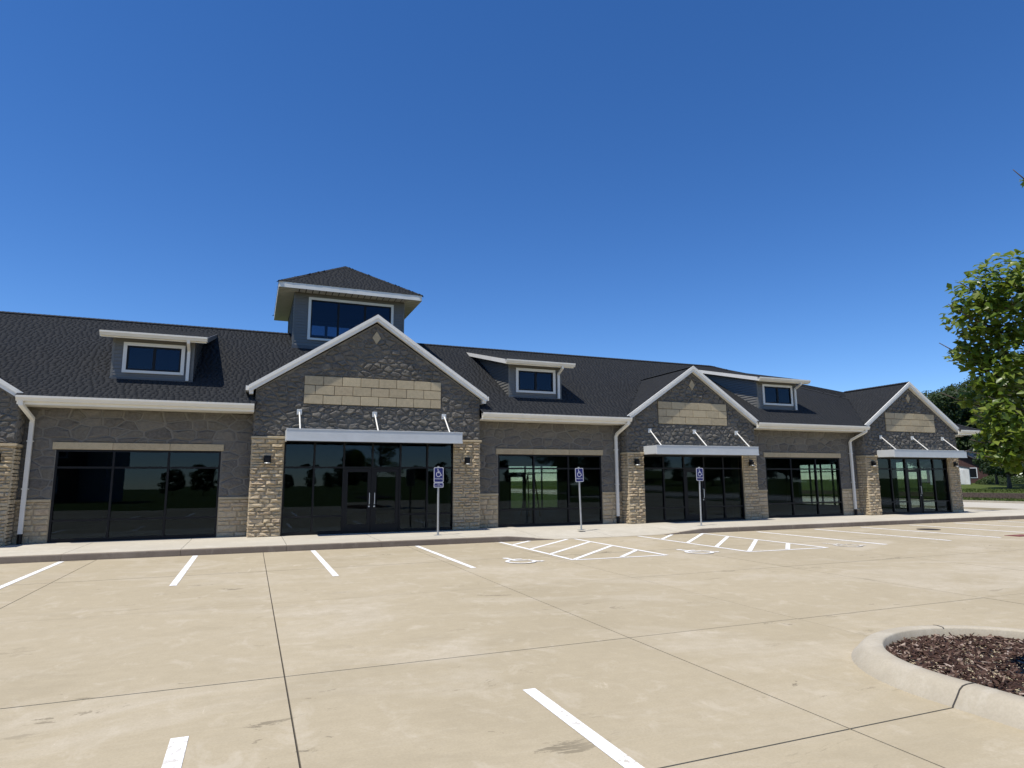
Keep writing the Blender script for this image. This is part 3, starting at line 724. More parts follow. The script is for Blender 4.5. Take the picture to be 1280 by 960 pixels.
def downspout(pts, name='downspout', par=B, w_=.105, mat='white_trim'):
    mb = MB(); P = [Vector(p) for p in pts]
    rings = []
    for i, p in enumerate(P):
        d = (P[min(i+1, len(P)-1)]-P[max(i-1, 0)]).normalized(); sd = Vector((1, 0, 0)) if abs(d.x) < .7 else Vector((0, 1, 0)); sd = (sd-d*sd.dot(d)).normalized(); u = d.cross(sd)
        rings.append([p+sd*a*w_/2+u*b*w_*.38 for a, b in ((-1, -1), (-.35, -1), (-.2, -.75), (.2, -.75), (.35, -1), (1, -1), (1, 1), (-1, 1))])
    m = 8; mb.add([q for r in rings for q in r], [(i*m+k, i*m+(k+1) % m, (i+1)*m+(k+1) % m, (i+1)*m+k) for i in range(len(P)-1) for k in range(m)] + [tuple(range(m)), tuple((len(P)-1)*m+k for k in range(m-1, -1, -1))])
    return mb.build(name, mat, par)
for x, xt in ((-8.10, -8.22), (10.50, 10.66), (22.86, 23.14)):
    d = downspout([(xt, EAVE_Y+.04, 3.96), (xt, EAVE_Y+.05, 3.86), (x+.02, -.16, 3.52), (x, -.10, 3.42), (x, -.10, .42)])
    MB().tube([(x, -.10, .42), (x, -.10, .12)], .058, 10).build('drain_boot', 'dark_metal', d)
    for z in (1.6, 2.9): MB().box(x-.075, x+.075, -.145, -.03, z, z+.03).build('strap', 'white_trim', d)

# gable roofs
for k, G in enumerate(GABLES):
    c, h, zt = G['c'], G['h'], G['tail']; ov = .15 if k != 1 else .19
    ex = h+ov; ze = zt+.03; za = ze+ex*SL_G; yf = GY-.17; yb = g_ridge_y(za)+.02; ybe = g_ridge_y(ze)+.02
    T = .012; gr = MB()
    gr.add([(c-ex, yf, ze-T), (c, yf, za-T), (c, yb, za-T), (c-ex, max(ybe, yf+.02), ze-T), (c+ex, yf, ze-T), (c+ex, max(ybe, yf+.02), ze-T)], [(0, 3, 2, 1), (4, 1, 2, 5)])
    # boards below the deck so that the roof has thickness
    gr.add([(c-ex+.03, yf+.03, ze-.12), (c, yf+.03, za-.14), (c, yb-.3, za-.14), (c-ex+.03, max(ybe-.3, yf+.06), ze-.12), (c+ex-.03, yf+.03, ze-.12), (c+ex-.03, max(ybe-.3, yf+.06), ze-.12)], [(0, 1, 2, 3), (4, 5, 2, 1)])
    groof = gr.build('gable_roof', 'shingle', B)
    run = math.hypot(ex, za-ze)
    for sgn in (-1, 1):
        wv = unit((-sgn, 0, SL_G)); O = (c+sgn*ex, yf, ze-.01)
        shingles('shingles', O, (0, 1, 0), wv, yb-yf, run, lambda P: (EAVE_Z+S_M*(P[:, 1]-EAVE_Y)) < P[:, 2]+.05, groof, 30+k*2+(sgn > 0))
    caps((c, yf, za), (c, yb-.1, za), 'ridge_cap', groof, 9, .14)
    # rake trim: outer drip board and lower frieze board, mitred at the peak
    for sgn in (-1, 1):
        dx, dz_ = ex, za-ze; L = math.hypot(dx, dz_); nx_, nz_ = -SL_G/math.hypot(1, SL_G), -1/math.hypot(1, SL_G)
        def strip(t0, t1, ya, yb2, nm, mat, sgn=sgn, ext=.0):
            # t measured vertically down from the roof plane
            pts = [(c+sgn*(ex+ext), ya, ze-t0-ext*SL_G), (c, ya, za-t0), (c, ya, za-t1), (c+sgn*(ex+ext), ya, ze-t1-ext*SL_G)]
            MB().prism(pts, (0, yb2-ya, 0)).build(nm, mat, B)
        strip(-.012, .105, yf-.035, yf+.01, 'rake_trim', 'white_trim', ext=.02)
        strip(.105, .215, yf-.012, yf+.03, 'rake_board', 'white_trim')
        strip(.19, .21, yf+.03, GY-.01, 'rake_soffit', 'soffit_tan')
        # short return of the eave fascia along the side, with end of a gutter
        x = c+sgn*ex
        if k == 1:
            MB().box(min(x, x+sgn*.10), max(x, x+sgn*.10), yf+.0, ybe-.02, ze-.16, ze-.02).build('gutter', 'white_trim', B)
            MB().box(min(x-sgn*.12, x), max(x-sgn*.12, x), yf+.03, ybe-.1, ze-.26, ze-.03).build('fascia', 'white_trim', B)

# --- lap siding ------------------------------------------------------------------
def siding(poly, O, U, N, name, par, expo=.115, lap=.022):
    """horizontal boards over a convex polygon given in (u,z)"""
    O, U, N = Vector(O), Vector(U), Vector(N); mb = MB(); z0 = min(p[1] for p in poly); z1 = max(p[1] for p in poly); z = z0
    while z < z1-.005:
        band = clip(clip(poly, 0, -1, -z), 0, 1, min(z1, z+expo))
        if len(band) > 2 and area(band) > 1e-4:
            P = []
            for u, v in band: P.append(O+U*u+Vector((0, 0, v))+N*(lap*(1-(v-z)/expo)+.003))
            Q = [O+U*u+Vector((0, 0, v))+N*-.01 for u, v in band]; n = len(P)
            mb.add(P+Q, [tuple(range(n))]+[(n+i, n+(i+1) % n, (i+1) % n, i) for i in range(n)])
        z += expo
    o = mb.build(name, 'siding', par); o['kind'] = 'stuff'; return o
def window_unit(x0, x1, z0, z1, y, n, par, glass='upper_glass', fw=.10):
    """white surround, dark sash, panes"""
    mb = MB(); yo = y-.045; yi = y+.03
    mb.box(x0, x0+fw, yo, yi, z0, z1); mb.box(x1-fw, x1, yo, yi, z0, z1); mb.box(x0+fw, x1-fw, yo+.001, yi, z1-fw, z1); mb.box(x0+fw, x1-fw, yo-.012, yi, z0, z0+fw*.8)
    f = mb.build('window_frame', 'white_trim', par)
    a, b, c, d = x0+fw, x1-fw, z0+fw*.8, z1-fw; s = .05; sm = MB()
    sm.box(a, a+s, y-.02, y+.03, c, d); sm.box(b-s, b, y-.02, y+.03, c, d); sm.box(a+s, b-s, y-.019, y+.03, d-s, d); sm.box(a+s, b-s, y-.019, y+.03, c, c+s)
    for i in range(1, n): sm.box(a+(b-a)*i/n-s*.8, a+(b-a)*i/n+s*.8, y-.018, y+.03, c+s, d-s)
    sm.build('sash', 'dark_metal', par)
    for i in range(n):
        p, q = a+(b-a)*i/n, a+(b-a)*(i+1)/n
        o = MB().box(p-(p+q)/2+.02, q-(p+q)/2-.02, -.004, .004, c-(c+d)/2+.02, d-(c+d)/2-.02).build('pane', glass, par, loc=((p+q)/2, y+.01, (c+d)/2))
        o.rotation_euler = (random.gauss(0, .003), 0, random.gauss(0, .003))
# --- shed dormers ------------------------------------------------------------------
for k, (x0, x1) in enumerate(((-6.45, -4.28), (6.33, 8.48), (18.20, 20.45))):
    fy = .52; zb = roof_z(fy)-.02; zt = 6.10; sl = .245; gy_ = .12; zg = 6.17
    dm = empty('dormer', (0, 0, 0), B)
    ye = (zg+.03-EAVE_Z+S_M*EAVE_Y-sl*gy_)/(S_M-sl)          # where the shed roof meets the main slope
    core = MB(); core.box(x0+.02, x1-.02, fy+.9, fy+1.0, zb, zt-.1)
    core.build('backing', 'interior_dark', dm)
    # front face around the window: boards cut into four fields
    wx0, wx1, wz0, wz1 = x0+.27, x1-.24, 5.04, 5.97
    for pl in ([(x0, zb), (x1, zb), (x1, wz0), (x0, wz0)], [(x0, wz1), (x1, wz1), (x1, zt), (x0, zt)], [(x0, wz0), (wx0, wz0), (wx0, wz1), (x0, wz1)], [(wx1, wz0), (x1, wz0), (x1, wz1), (wx1, wz1)]):
        siding(pl, (0, fy, 0), (1, 0, 0), (0, -1, 0), 'siding', dm)
    for xx, nrm in ((x0, -1), (x1, 1)):
        ytop = ye-.25; ztop = zg+sl*(ytop-gy_)-.12
        pl = [(fy, zb), (ytop, ztop), (fy, zt)]
        if nrm < 0: siding([(-u, v) for u, v in pl], (xx, 0, 0), (0, -1, 0), (-1, 0, 0), 'siding', dm)
        else: siding(pl, (xx, 0, 0), (0, 1, 0), (1, 0, 0), 'siding', dm)
        MB().box(xx-.045 if nrm > 0 else xx-.022, xx+.022 if nrm > 0 else xx+.045, fy-.022, fy+.045, zb, zt).build('corner_post', 'siding', dm)
        fm = MB(); n = 13
        for i in range(n):
            yy = fy+(ytop-fy)*i/n; fm.box(min(xx, xx+nrm*.03), max(xx, xx+nrm*.03), yy, yy+(ytop-fy)/n-.02, roof_z(yy)-.02, roof_z(yy)+.035)
        fo = fm.build('step_flashing', 'flashing', dm); fo['kind'] = 'stuff'
    MB().box(x0-.03, x1+.03, fy-.05, fy-.018, zb-.02, zb+.05).build('apron_flashing', 'flashing', dm)
    window_unit(wx0, wx1, wz0, wz1, fy-.01, 2, dm)
    # roof slab
    ox0, ox1 = x0-.27, x1+.37; z_a, z_b = zg+.02, zg+.02+sl*(ye-gy_)
    sm = MB(); sm.add([(ox0, gy_, z_a), (ox1, gy_, z_a), (ox1, ye, z_b), (ox0, ye, z_b), (ox0, gy_, z_a-.10), (ox1, gy_, z_a-.10), (ox1, ye, z_b-.10), (ox0, ye, z_b-.10)], [(0, 1, 2, 3), (4, 7, 6, 5), (0, 4, 5, 1), (1, 5, 6, 2), (3, 7, 4, 0)])
    dr = sm.build('dormer_roof', 'soffit_tan', dm)
    shingles('shingles', (ox0-.01, gy_-.02, z_a+.004), (1, 0, 0), unit((0, 1, sl)), ox1-ox0+.02, math.hypot(ye-gy_, z_b-z_a), lambda P: P[:, 1] > -9, dm, 60+k)
    for xx, s_ in ((ox0, -1), (ox1, 1)):
        MB().prism([(xx, gy_+.02, z_a+.012), (xx, ye+.05, z_b+.012), (xx, ye+.05, z_b-.13), (xx, gy_+.02, z_a-.15)], (s_*.03, 0, 0)).build('barge_board', 'white_trim' if s_ < 0 else 'siding', dm)
    gutter(ox0-.02, ox1+.02, gy_-.12, z_a+.0, 'gutter', dm, .135, .115)
    MB().box(ox0, ox1, gy_-.008, gy_+.02, z_a-.17, z_a-.005).build('fascia', 'white_trim', dm)
    xd = x1-.13
    downspout([(xd, gy_-.06, z_a-.12), (xd, gy_-.05, z_a-.2), (xd, fy-.09, z_a-.38), (xd, fy-.09, z_a-.46), (xd, fy-.09, roof_z(fy-.09)+.05)], 'downspout', dm, .085)

# --- cupola tower ------------------------------------------------------------------
tw = empty('cupola', (0, 0, 0), B); cx, cy = TW_C; H = TW_H; zt = 9.16; zb = 6.4
x0, x1, y0, y1 = cx-H, cx+H, cy-H, cy+H; wz0, wz1 = 7.20, 8.90
wins = {'f': (cx-1.61, cx+1.71), 's': (cy-1.6, cy+1.6)}
def face(a0, a1, w0, w1, O, U, N):
    for pl in ([(a0, zb), (a1, zb), (a1, wz0), (a0, wz0)], [(a0, wz1), (a1, wz1), (a1, zt), (a0, zt)], [(a0, wz0), (w0, wz0), (w0, wz1), (a0, wz1)], [(w1, wz0), (a1, wz0), (a1, wz1), (w1, wz1)]):
        siding(pl, O, U, N, 'siding', tw)
face(x0, x1, *wins['f'], (0, y0, 0), (1, 0, 0), (0, -1, 0)); face(-x1, -x0, -wins['f'][1], -wins['f'][0], (0, y1, 0), (-1, 0, 0), (0, 1, 0))
face(y0, y1, *wins['s'], (x1, 0, 0), (0, 1, 0), (1, 0, 0)); face(-y1, -y0, -wins['s'][1], -wins['s'][0], (x0, 0, 0), (0, -1, 0), (-1, 0, 0))
for xx, yy in ((x0, y0), (x1, y0), (x0, y1), (x1, y1)): MB().box(xx-.03, xx+.03, yy-.03, yy+.03, zb, zt).build('corner_post', 'siding', tw)
window_unit(*wins['f'], wz0, wz1, y0-.01, 3, tw)
# rear window: low panes of sky show through the front glazing
bm2 = MB()
a, b = wins['f']
for i in range(4): xx = a+(b-a)*i/3; bm2.box(xx-.06, xx+.06, y1-.04, y1+.04, wz0, wz1)
bm2.box(a, b, y1-.035, y1+.035, wz0, wz0+.1); bm2.box(a, b, y1-.035, y1+.035, wz1-.1, wz1); bm2.box(a, b, y1-.034, y1+.034, 8.02, 8.10)
bm2.build('rear_window_frame', 'dark_metal', tw); MB().box(a, b, y1-.004, y1+.004, wz0, wz1).build('pane', 'upper_glass', tw)
for xx in (x0, x1):
    a, b = wins['s']
    MB().box(xx-.02, xx+.02, a, b, wz0, wz1).build('side_panel', 'interior_dark', tw)
MB().box(x0+.05, x1-.05, y0+.05, y1-.05, 7.0, 7.05).build('inner_floor', 'interior_dark', tw); MB().box(x0+.05, x1-.05, y0+.05, y1-.05, 9.0, 9.05).build('inner_ceiling', 'interior_dark', tw)
E = 2.73; ez0, ez1 = 9.03, 9.24
sf_ = MB(); n = 22
for i in range(n):
    a = -E+2*E*i/n+.018; b = -E+2*E*(i+1)/n-.018
    sf_.box(cx+a, cx+b, cy-E+.02, cy+E-.02, ez0+.03, ez0+.055)
for i in range(n):
    a = cy-E+2*E*i/n+.018; b = cy-E+2*E*(i+1)/n-.018
    sf_.box(cx-E+.02, x0, a, b, ez0+.003, ez0+.029); sf_.box(x1, cx+E-.02, a, b, ez0+.003, ez0+.029)
sf_.build('soffit', 'soffit_tan', tw)['kind'] = 'stuff'
MB().box(cx-E+.03, cx+E-.03, cy-E+.03, cy+E-.03, ez0+.05, ez0+.10).build('soffit_deck', 'interior_dark', tw)
fb = MB(); fb.box(cx-E, cx+E, cy-E-.02, cy-E+.02, ez0, ez1); fb.box(cx-E, cx+E, cy+E-.02, cy+E+.02, ez0, ez1); fb.box(cx-E-.02, cx-E+.02, cy-E+.02, cy+E-.02, ez0+.001, ez1-.001); fb.box(cx+E-.02, cx+E+.02, cy-E+.02, cy+E-.02, ez0+.001, ez1-.001)
fb.build('fascia', 'white_trim', tw)
AP = (cx, cy, 11.02); e2 = E+.03; tr = MB()
cs = [(cx-e2, cy-e2, ez1), (cx+e2, cy-e2, ez1), (cx+e2, cy+e2, ez1), (cx-e2, cy+e2, ez1)]
tr.add(cs+[AP], [(0, 1, 4), (1, 2, 4), (2, 3, 4), (3, 0, 4), (3, 2, 1, 0)]); tr.build('cupola_roof', 'shingle', tw)
rn = math.hypot(e2, AP[2]-ez1); kk = (AP[2]-ez1)/e2
for i, (O, U, wv) in enumerate((((cx-e2, cy-e2, ez1), (1, 0, 0), (0, 1, kk)), ((cx-e2, cy+e2, ez1), (1, 0, 0), (0, -1, kk)), ((cx-e2, cy-e2, ez1), (0, 1, 0), (1, 0, kk)), ((cx+e2, cy-e2, ez1), (0, 1, 0), (-1, 0, kk)))):
    hz = lambda P, i=i: (np.abs(P[:, 0]-cx) < e2-(P[:, 2]-ez1)/kk+.02) if i < 2 else (np.abs(P[:, 1]-cy) < e2-(P[:, 2]-ez1)/kk+.02)
    shingles('shingles', O, U, unit(wv), 2*e2, rn-.1, hz, tw, 80+i)
for q in cs: caps(q, AP, 'hip_cap', tw, 5, .12)
MB().box(x0-.04, x1+.04, y0-.06, y0-.02, roof_z(y0)-.06, roof_z(y0)+.10).build('apron_flashing', 'flashing', tw)

# --- shell: other walls, floor, ceiling -----------------------------------------------
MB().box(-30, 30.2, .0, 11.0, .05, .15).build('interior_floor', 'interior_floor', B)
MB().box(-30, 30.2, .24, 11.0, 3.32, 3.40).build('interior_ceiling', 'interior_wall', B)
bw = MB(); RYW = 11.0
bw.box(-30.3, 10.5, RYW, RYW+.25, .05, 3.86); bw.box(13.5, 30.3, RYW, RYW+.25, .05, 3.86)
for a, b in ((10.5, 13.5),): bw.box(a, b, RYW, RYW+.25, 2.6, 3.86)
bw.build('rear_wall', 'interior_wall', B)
rwall = MB(); XW = 30.05
for a, b in ((.0, .55), (3.35, 6.6), (10.0, 11.25)): rwall.box(XW, XW+.25, a, b, .05, 3.88)
for a, b in ((.55, 3.35), (6.6, 10.0)): rwall.box(XW, XW+.25, a, b, 2.70, 3.88)
rw_ = rwall.build('side_wall', 'dark_mortar', B)
lay_ledge_rows = ledge_rows(0.0, .55, .15, 1.3, (.10, .2), (.25, .5), 5)
tmp = MB(); rest_lime = tmp; N_lime[0] = 999
lay_ledge(lay_ledge_rows, (Vector((XW+.25, 0, 0)), Vector((0, 1, 0)), ZA, Vector((1, 0, 0))), rw_, (.015, .03), 6, own=False)
lay_ledge(ledge_rows(29.53, 30.33, .15, 1.3, (.10, .2), (.25, .5), 7), fr(-.004), rw_, (.015, .03), 8, own=False)
tmp.build('limestone_block', 'limestone', rw_)['kind'] = 'stuff'
MB().box(29.53, XW+.24, 0, .20, .1, 3.9).build('corner_wall', 'dark_mortar', B)
MB().box(-30.3, -30, 0, 11.2, .05, 3.88).build('side_wall', 'dark_mortar', B)
MB().box(-30, -20.9, 0, .24, .05, 3.9).build('wall', 'dark_mortar', B)
def glazing_y(x, a, b, zt, n):
    mb = MB(); fw = .06
    for i in range(n+1): yy = a+(b-a)*i/n; mb.box(x-.05, x+.05, yy-fw/2, yy+fw/2, .15, zt)
    mb.box(x-.049, x+.049, a, b, zt-fw, zt-.002); mb.box(x-.048, x+.048, a, b, 2.2-fw/2, 2.2+fw/2); mb.box(x-.047, x+.047, a, b, .70, .76); mb.box(x-.046, x+.046, a, b, .15, .22)
    f = mb.build('storefront_frame', 'dark_metal', B)
    for i in range(n): MB().box(x-.004, x+.004, a+(b-a)*i/n+.03, a+(b-a)*(i+1)/n-.03, .2, zt-.03).build('pane', 'rear_glass', f)
glazing_y(XW+.12, .55, 3.35, 2.70, 4); glazing_y(XW+.12, 6.6, 10.0, 2.70, 4)
def glazing_x(y, a, b, zt, n, door=None):
    mb = MB(); fw = .06
    for i in range(n+1): xx = a+(b-a)*i/n; mb.box(xx-fw/2, xx+fw/2, y-.05, y+.05, .15, zt)
    mb.box(a, b, y-.049, y+.049, zt-fw, zt-.002); mb.box(a, b, y-.048, y+.048, 2.15, 2.21); mb.box(a, b, y-.046, y+.046, .15, .30)
    if door is not None:
        p, q = a+(b-a)*door/n, a+(b-a)*(door+1)/n; mb.box(p+.03, p+.15, y-.03, y+.03, .3, 2.15); mb.box(q-.15, q-.03, y-.03, y+.03, .3, 2.15); mb.box(p+.15, q-.15, y-.03, y+.03, 1.95, 2.15)
    f = mb.build('storefront_frame', 'dark_metal', B)
    for i in range(n): MB().box(a+(b-a)*i/n+.03, a+(b-a)*(i+1)/n-.03, y-.004, y+.004, .28, zt-.03).build('pane', 'rear_glass', f)
glazing_x(RYW+.1, 10.5, 13.5, 2.60, 3, 0)
# demising walls between tenants
MB().box(-8.4, -8.2, .25, 10.9, .15, 3.32).build('partition', 'interior_wall', B)
MB().box(4.7, 4.9, .25, 10.9, .15, 3.32).build('partition', 'interior_wall', B)
# step ladder left inside the shop
lad = empty('step_ladder', (9.7, 6.2, .15)); tag(lad, 'tall open step ladder standing inside behind the shop window', 'ladder')
lm = MB()
for s in (-1, 1): lm.bar((s*.28, -.35, 0), (s*.16, 0, 1.9), .05, .03); 
lm.build('front_rails', 'ladder_fibre', lad)
lm = MB()
for s in (-1, 1): lm.bar((s*.30, .55, 0), (s*.16, .06, 1.85), .045, .03)
lm.build('rear_rails', 'ladder_fibre', lad)
for i in range(6):
    f = (i+1)/6.6; wdt = .28-.12*f; MB().box(-wdt, wdt, -.35+.35*f-.04, -.35+.35*f+.04, 1.9*f-.015, 1.9*f+.015).build('tread', 'galvanised', lad)
MB().box(-.2, .2, -.08, .12, 1.88, 1.93).build('top_cap', 'ladder_fibre', lad)

# ------------------------------------------------------------------ accessible parking signs
def text_mesh(name, body, size, mat, parent, loc):
    cu = bpy.data.curves.new(name, 'FONT'); cu.body = body; cu.size = size; cu.align_x = 'CENTER'; cu.align_y = 'CENTER'; cu.extrude = .0008
    o = bpy.data.objects.new(name, cu); col.objects.link(o); dg = bpy.context.evaluated_depsgraph_get()
    me = bpy.data.meshes.new_from_object(o.evaluated_get(dg)); bpy.data.objects.remove(o); me.materials.clear(); me.materials.append(MATS[mat])
    t_ = put(name, me, parent, loc); t_.rotation_euler = (R(90), 0, 0); return t_
def rrect(w_, h_, r, n=5):
    P = []
    for qx, qz, a0 in ((1, 1, 0), (-1, 1, 90), (-1, -1, 180), (1, -1, 270)):
        for i in range(n+1):
            a = R(a0+90*i/n); P.append((qx*(w_/2-r)+r*math.cos(a), qz*(h_/2-r)+r*math.sin(a)))
    return P
def plate(w_, h_, z, parent, name, mat, y, th, r=.035):
    return MB().prism([(u, y, z+v) for u, v in rrect(w_, h_, r)], (0, -th, 0)).build(name, mat, parent)
def sign(loc, van, label, lean=(0, 0, 0)):
    s = empty('parking_sign', loc); s.rotation_euler = lean; tag(s, label, 'sign', 'accessible parking signs')
    top = 2.04
    pm = MB(); pm.prism([(u*1.0, v, 0.0) for u, v in ((-.03, -.005), (-.012, -.03), (.012, -.03), (.03, -.005), (.03, .005), (.008, -.018), (-.008, -.018), (-.03, .005))], (0, 0, top+.03)); pm.build('post', 'galvanised', s)
    bm3 = MB(); bm3.box(-.11, .11, -.09, .09, 0, .012); bp = bm3.build('base_plate', 'galvanised', s)
    hb = MB(); hb.tube([(0, -.03, top-.005), (0, -.042, top-.005)], .014, 8); hb.build('bolt', 'steel', s)
    zc = top-.235; pl = plate(.305, .457, zc, s, 'sign_plate', 'sign_white', -.031, .004)
    plate(.262, .415, zc, s, 'sign_field', 'sign_blue', -.0355, .0012, .025)
    mb = MB()
    for i, q in enumerate(symbol_polys()): mb.prism([((u-.48)*.215, -.0372, zc+.065+(v-.5)*.245) for u, v in q], (0, -.0006-.0001*i, 0))
    mb.build('wheelchair_symbol', 'sign_white', s)
    text_mesh('lettering', 'PARKING', .062, 'sign_white', s, (0, -.0378, zc-.122))
    if van:
        z2 = zc-.2285-.08; plate(.305, .150, z2, s, 'lower_plate', 'sign_white', -.031, .004, .03); plate(.262, .11, z2, s, 'lower_field', 'sign_blue', -.0355, .0012, .02)
        text_mesh('lettering', 'VAN', .042, 'sign_white', s, (0, -.0378, z2+.024)); text_mesh('lettering', 'ACCESSIBLE', .042, 'sign_white', s, (0, -.0378, z2-.024))
    return s
sign((2.90, -2.21, .15), True, 'blue accessible parking sign with second small plate below on grey post', (0, R(-.2), 0))
sign((7.80, -2.20, .14), False, 'blue accessible parking sign on post at the kerb ramp by the bay window', (R(0), R(-1.6), 0))
sign((12.52, -2.38, .15), False, 'blue accessible parking sign on post before the second canopy doorway', (0, R(.6), 0))
# covers let into the lot
mc = empty('manhole_cover', (19.6, -5.7, 0)); tag(mc, 'dark iron drain cover set in the concrete near the kerb', 'drain cover')
MB().tube([(0, 0, .002), (0, 0, .012)], .36, 24).build('ring', 'iron', mc); MB().tube([(0, 0, .008), (0, 0, .018)], .30, 24).build('lid', 'iron', mc)
mc = empty('utility_cover', (19.7, -8.55, 0)); tag(mc, 'reddish painted flat utility cover in the parking lot', 'utility cover')
MB().box(-.42, .42, -.22, .22, .002, .014).build('frame', 'red_paint', mc); MB().box(-.34, .34, -.16, .16, .012, .022).build('lid', 'red_paint', mc)

# ------------------------------------------------------------------ vegetation
def leaf_cloud(name, C, Nrm, L, mat, parent, seed, asp=.5, droop=.25):
    """folded leaves: C centres, Nrm preferred normals, L lengths"""
    rg = np.random.default_rng(seed); n = len(C); Nn = Nrm+rg.normal(0, .45, (n, 3)); Nn /= np.linalg.norm(Nn, axis=1)[:, None]
    a = rg.normal(0, 1, (n, 3)); a[:, 2] -= droop; d = a-(a*Nn).sum(1)[:, None]*Nn; d /= np.linalg.norm(d, axis=1)[:, None]; s = np.cross(Nn, d)
    L = L[:, None]; w_ = L*asp*.5
    base = C-d*L*.5; mid = C+Nn*L*-.02; tip = C+d*L*.5-Nn*L*.10; l1 = C-d*L*.08+s*w_+Nn*L*.10; r1 = C-d*L*.08-s*w_+Nn*L*.10
    V = np.stack([base, mid, tip, l1, r1], 1).reshape(-1, 3)
    fq = np.array([(0, 1, 3), (1, 2, 3), (0, 4, 1), (1, 4, 2)])[None]
    return raw_mesh(name, V, (np.arange(n)[:, None, None]*5+fq).reshape(-1, 3), mat, parent, 'stuff')
# -- young tree in the island --
TR = Vector((4.75, -18.55, .10))
nt_ = empty('island_tree', TR); tag(nt_, 'leafy young green tree growing from the mulched parking island', 'tree')
lo = lambda p: Vector(p)-TR
trunk = MB(); tp = [(0, 0, -.05), (.02, 0, .35), (.03, .02, 1.2), (.0, .03, 2.3), (-.03, .0, 3.4), (.03, .02, 4.6), (.0, .0, 5.6)]
trunk.tube(tp, [.10, .075, .065, .055, .045, .03, .012], 10); trunk_o = trunk.build('trunk', 'bark', nt_, smooth=True)
clumps = []      # (centre local, radius)
seen = [((1262, 352), 5.30, .30), ((1228, 368), 5.35, .24), ((1215, 395), 5.35, .21), ((1250, 402), 5.4, .30), ((1276, 385), 5.3, .34), ((1232, 428), 5.4, .20), ((1262, 440), 5.3, .26),
        ((1205, 443), 5.45, .13), ((1222, 452), 5.4, .13), ((1246, 468), 5.3, .20), ((1275, 470), 5.25, .26), ((1238, 492), 5.4, .15), ((1262, 505), 5.2, .22), ((1222, 497), 5.6, .09), ((1206, 500), 5.5, .07),
        ((1245, 525), 5.3, .18), ((1275, 535), 5.2, .24), ((1262, 556), 5.2, .20), ((1240, 553), 5.35, .13), ((1258, 572), 5.2, .11), ((1234, 566), 5.3, .07), ((1278, 572), 5.3, .16), ((1284, 346), 5.3, .17), ((1286, 226), 5.3, .045)]
for (px, py), d, r_ in seen: clumps.append((at_depth(px, py, d)-TR, r_))
rg = random.Random(3)
for i in range(46):
    a = rg.uniform(0, 6.28); z = rg.uniform(2.0, 5.7); rad = 1.35*math.sin(max(.15, (5.9-z)/4.1)*math.pi*.62)*rg.uniform(.45, 1.0)
    p = Vector((math.cos(a)*rad, math.sin(a)*rad, z)); q = p+TR-CAM; px = q.dot(rt)/q.dot(fwd)*F_PX+640; py = 480-q.dot(up)/q.dot(fwd)*F_PX
    if px < (1352 if z < 3.2 else 1400) and q.dot(fwd) > 0: continue
    clumps.append((p, rg.uniform(.26, .42)))
C, Nn, Ls = [], [], []; limbs = MB()
for p, r_ in clumps:
    n = int(330*(r_/.3)**2)+16
    v = RNG.normal(0, 1, (n, 3)); v /= np.linalg.norm(v, axis=1)[:, None]; rad = r_*RNG.uniform(.35, 1.05, n)**.6
    c_ = np.array(p)+v*rad[:, None]*np.array([1.05, 1.05, .85]); C.append(c_); Nn.append(v*.45+np.array([-.2, -.3, .9])); Ls.append(RNG.uniform(.055, .092, n))
    zz = max(1.5, min(5.0, p.z-.45-.4*math.hypot(p.x, p.y))); b0 = Vector((0, 0, zz)); m_ = b0.lerp(p, .55)+Vector((0, 0, .10))
    limbs.tube([b0, m_, p+Vector((0, 0, -.02)), p+(p-m_)*.25], [.020, .012, .006, .003], 6)
limbs.build('limbs', 'bark', nt_, smooth=True)
leaf_cloud('crown', np.concatenate(C), np.concatenate(Nn), np.concatenate(Ls), 'leaf_near', nt_, 5, .62)

# -- broad trees far off: three shapes, copied --
def make_tree(seed, hgt, rad, n_cl, mat, dens=150, leaf=(.22, .42), trunk_r=.22, low=.22):
    rg = random.Random(seed); rn_ = np.random.default_rng(seed); C, Nn, Ls = [], [], []; limbs = MB()
    limbs.tube([(0, 0, -.2), (.05, 0, hgt*.12), (.0, .1, hgt*.35), (.15, 0, hgt*.62), (.1, .1, hgt*.85)], [trunk_r*1.5, trunk_r, trunk_r*.8, trunk_r*.45, .04], 9)
    for i in range(n_cl):
        f = (i+.5)/n_cl; z = hgt*(low+(.98-low)*f); e = math.sqrt(max(.06, 1-((f-.42)/.62)**2)); a = rg.uniform(0, 6.28); rr_ = rad*e*rg.uniform(.35, 1.0)
        p = Vector((math.cos(a)*rr_, math.sin(a)*rr_, z)); r_ = rad*rg.uniform(.20, .36)
        n = int(dens*(r_/1.2)**2)+30; v = rn_.normal(0, 1, (n, 3)); v /= np.linalg.norm(v, axis=1)[:, None]; q = r_*rn_.uniform(.3, 1.08, n)**.5
        C.append(np.array(p)+v*q[:, None]*np.array([1.1, 1.1, .72])); Nn.append(v*.8+np.array([0, 0, .5])); Ls.append(rn_.uniform(*leaf, n))
        b0 = Vector((0, 0, max(hgt*.18, z-hgt*.16-rr_*.5))); limbs.tube([b0, b0.lerp(p, .6)+Vector((0, 0, .2)), p], [trunk_r*.35, trunk_r*.18, .03], 6)
    me_t = limbs.build('trunk', 'bark', None, smooth=True); cr = leaf_cloud('crown', np.concatenate(C), np.concatenate(Nn), np.concatenate(Ls), mat, None, seed, .7)
    return me_t, cr
PROTO = [make_tree(11, 12.5, 5.2, 60, 'leaf_far', 190), make_tree(12, 10.5, 4.2, 52, 'leaf_dark', 200), make_tree(13, 14.0, 4.6, 62, 'leaf_dark', 190)]
used = [False]*3
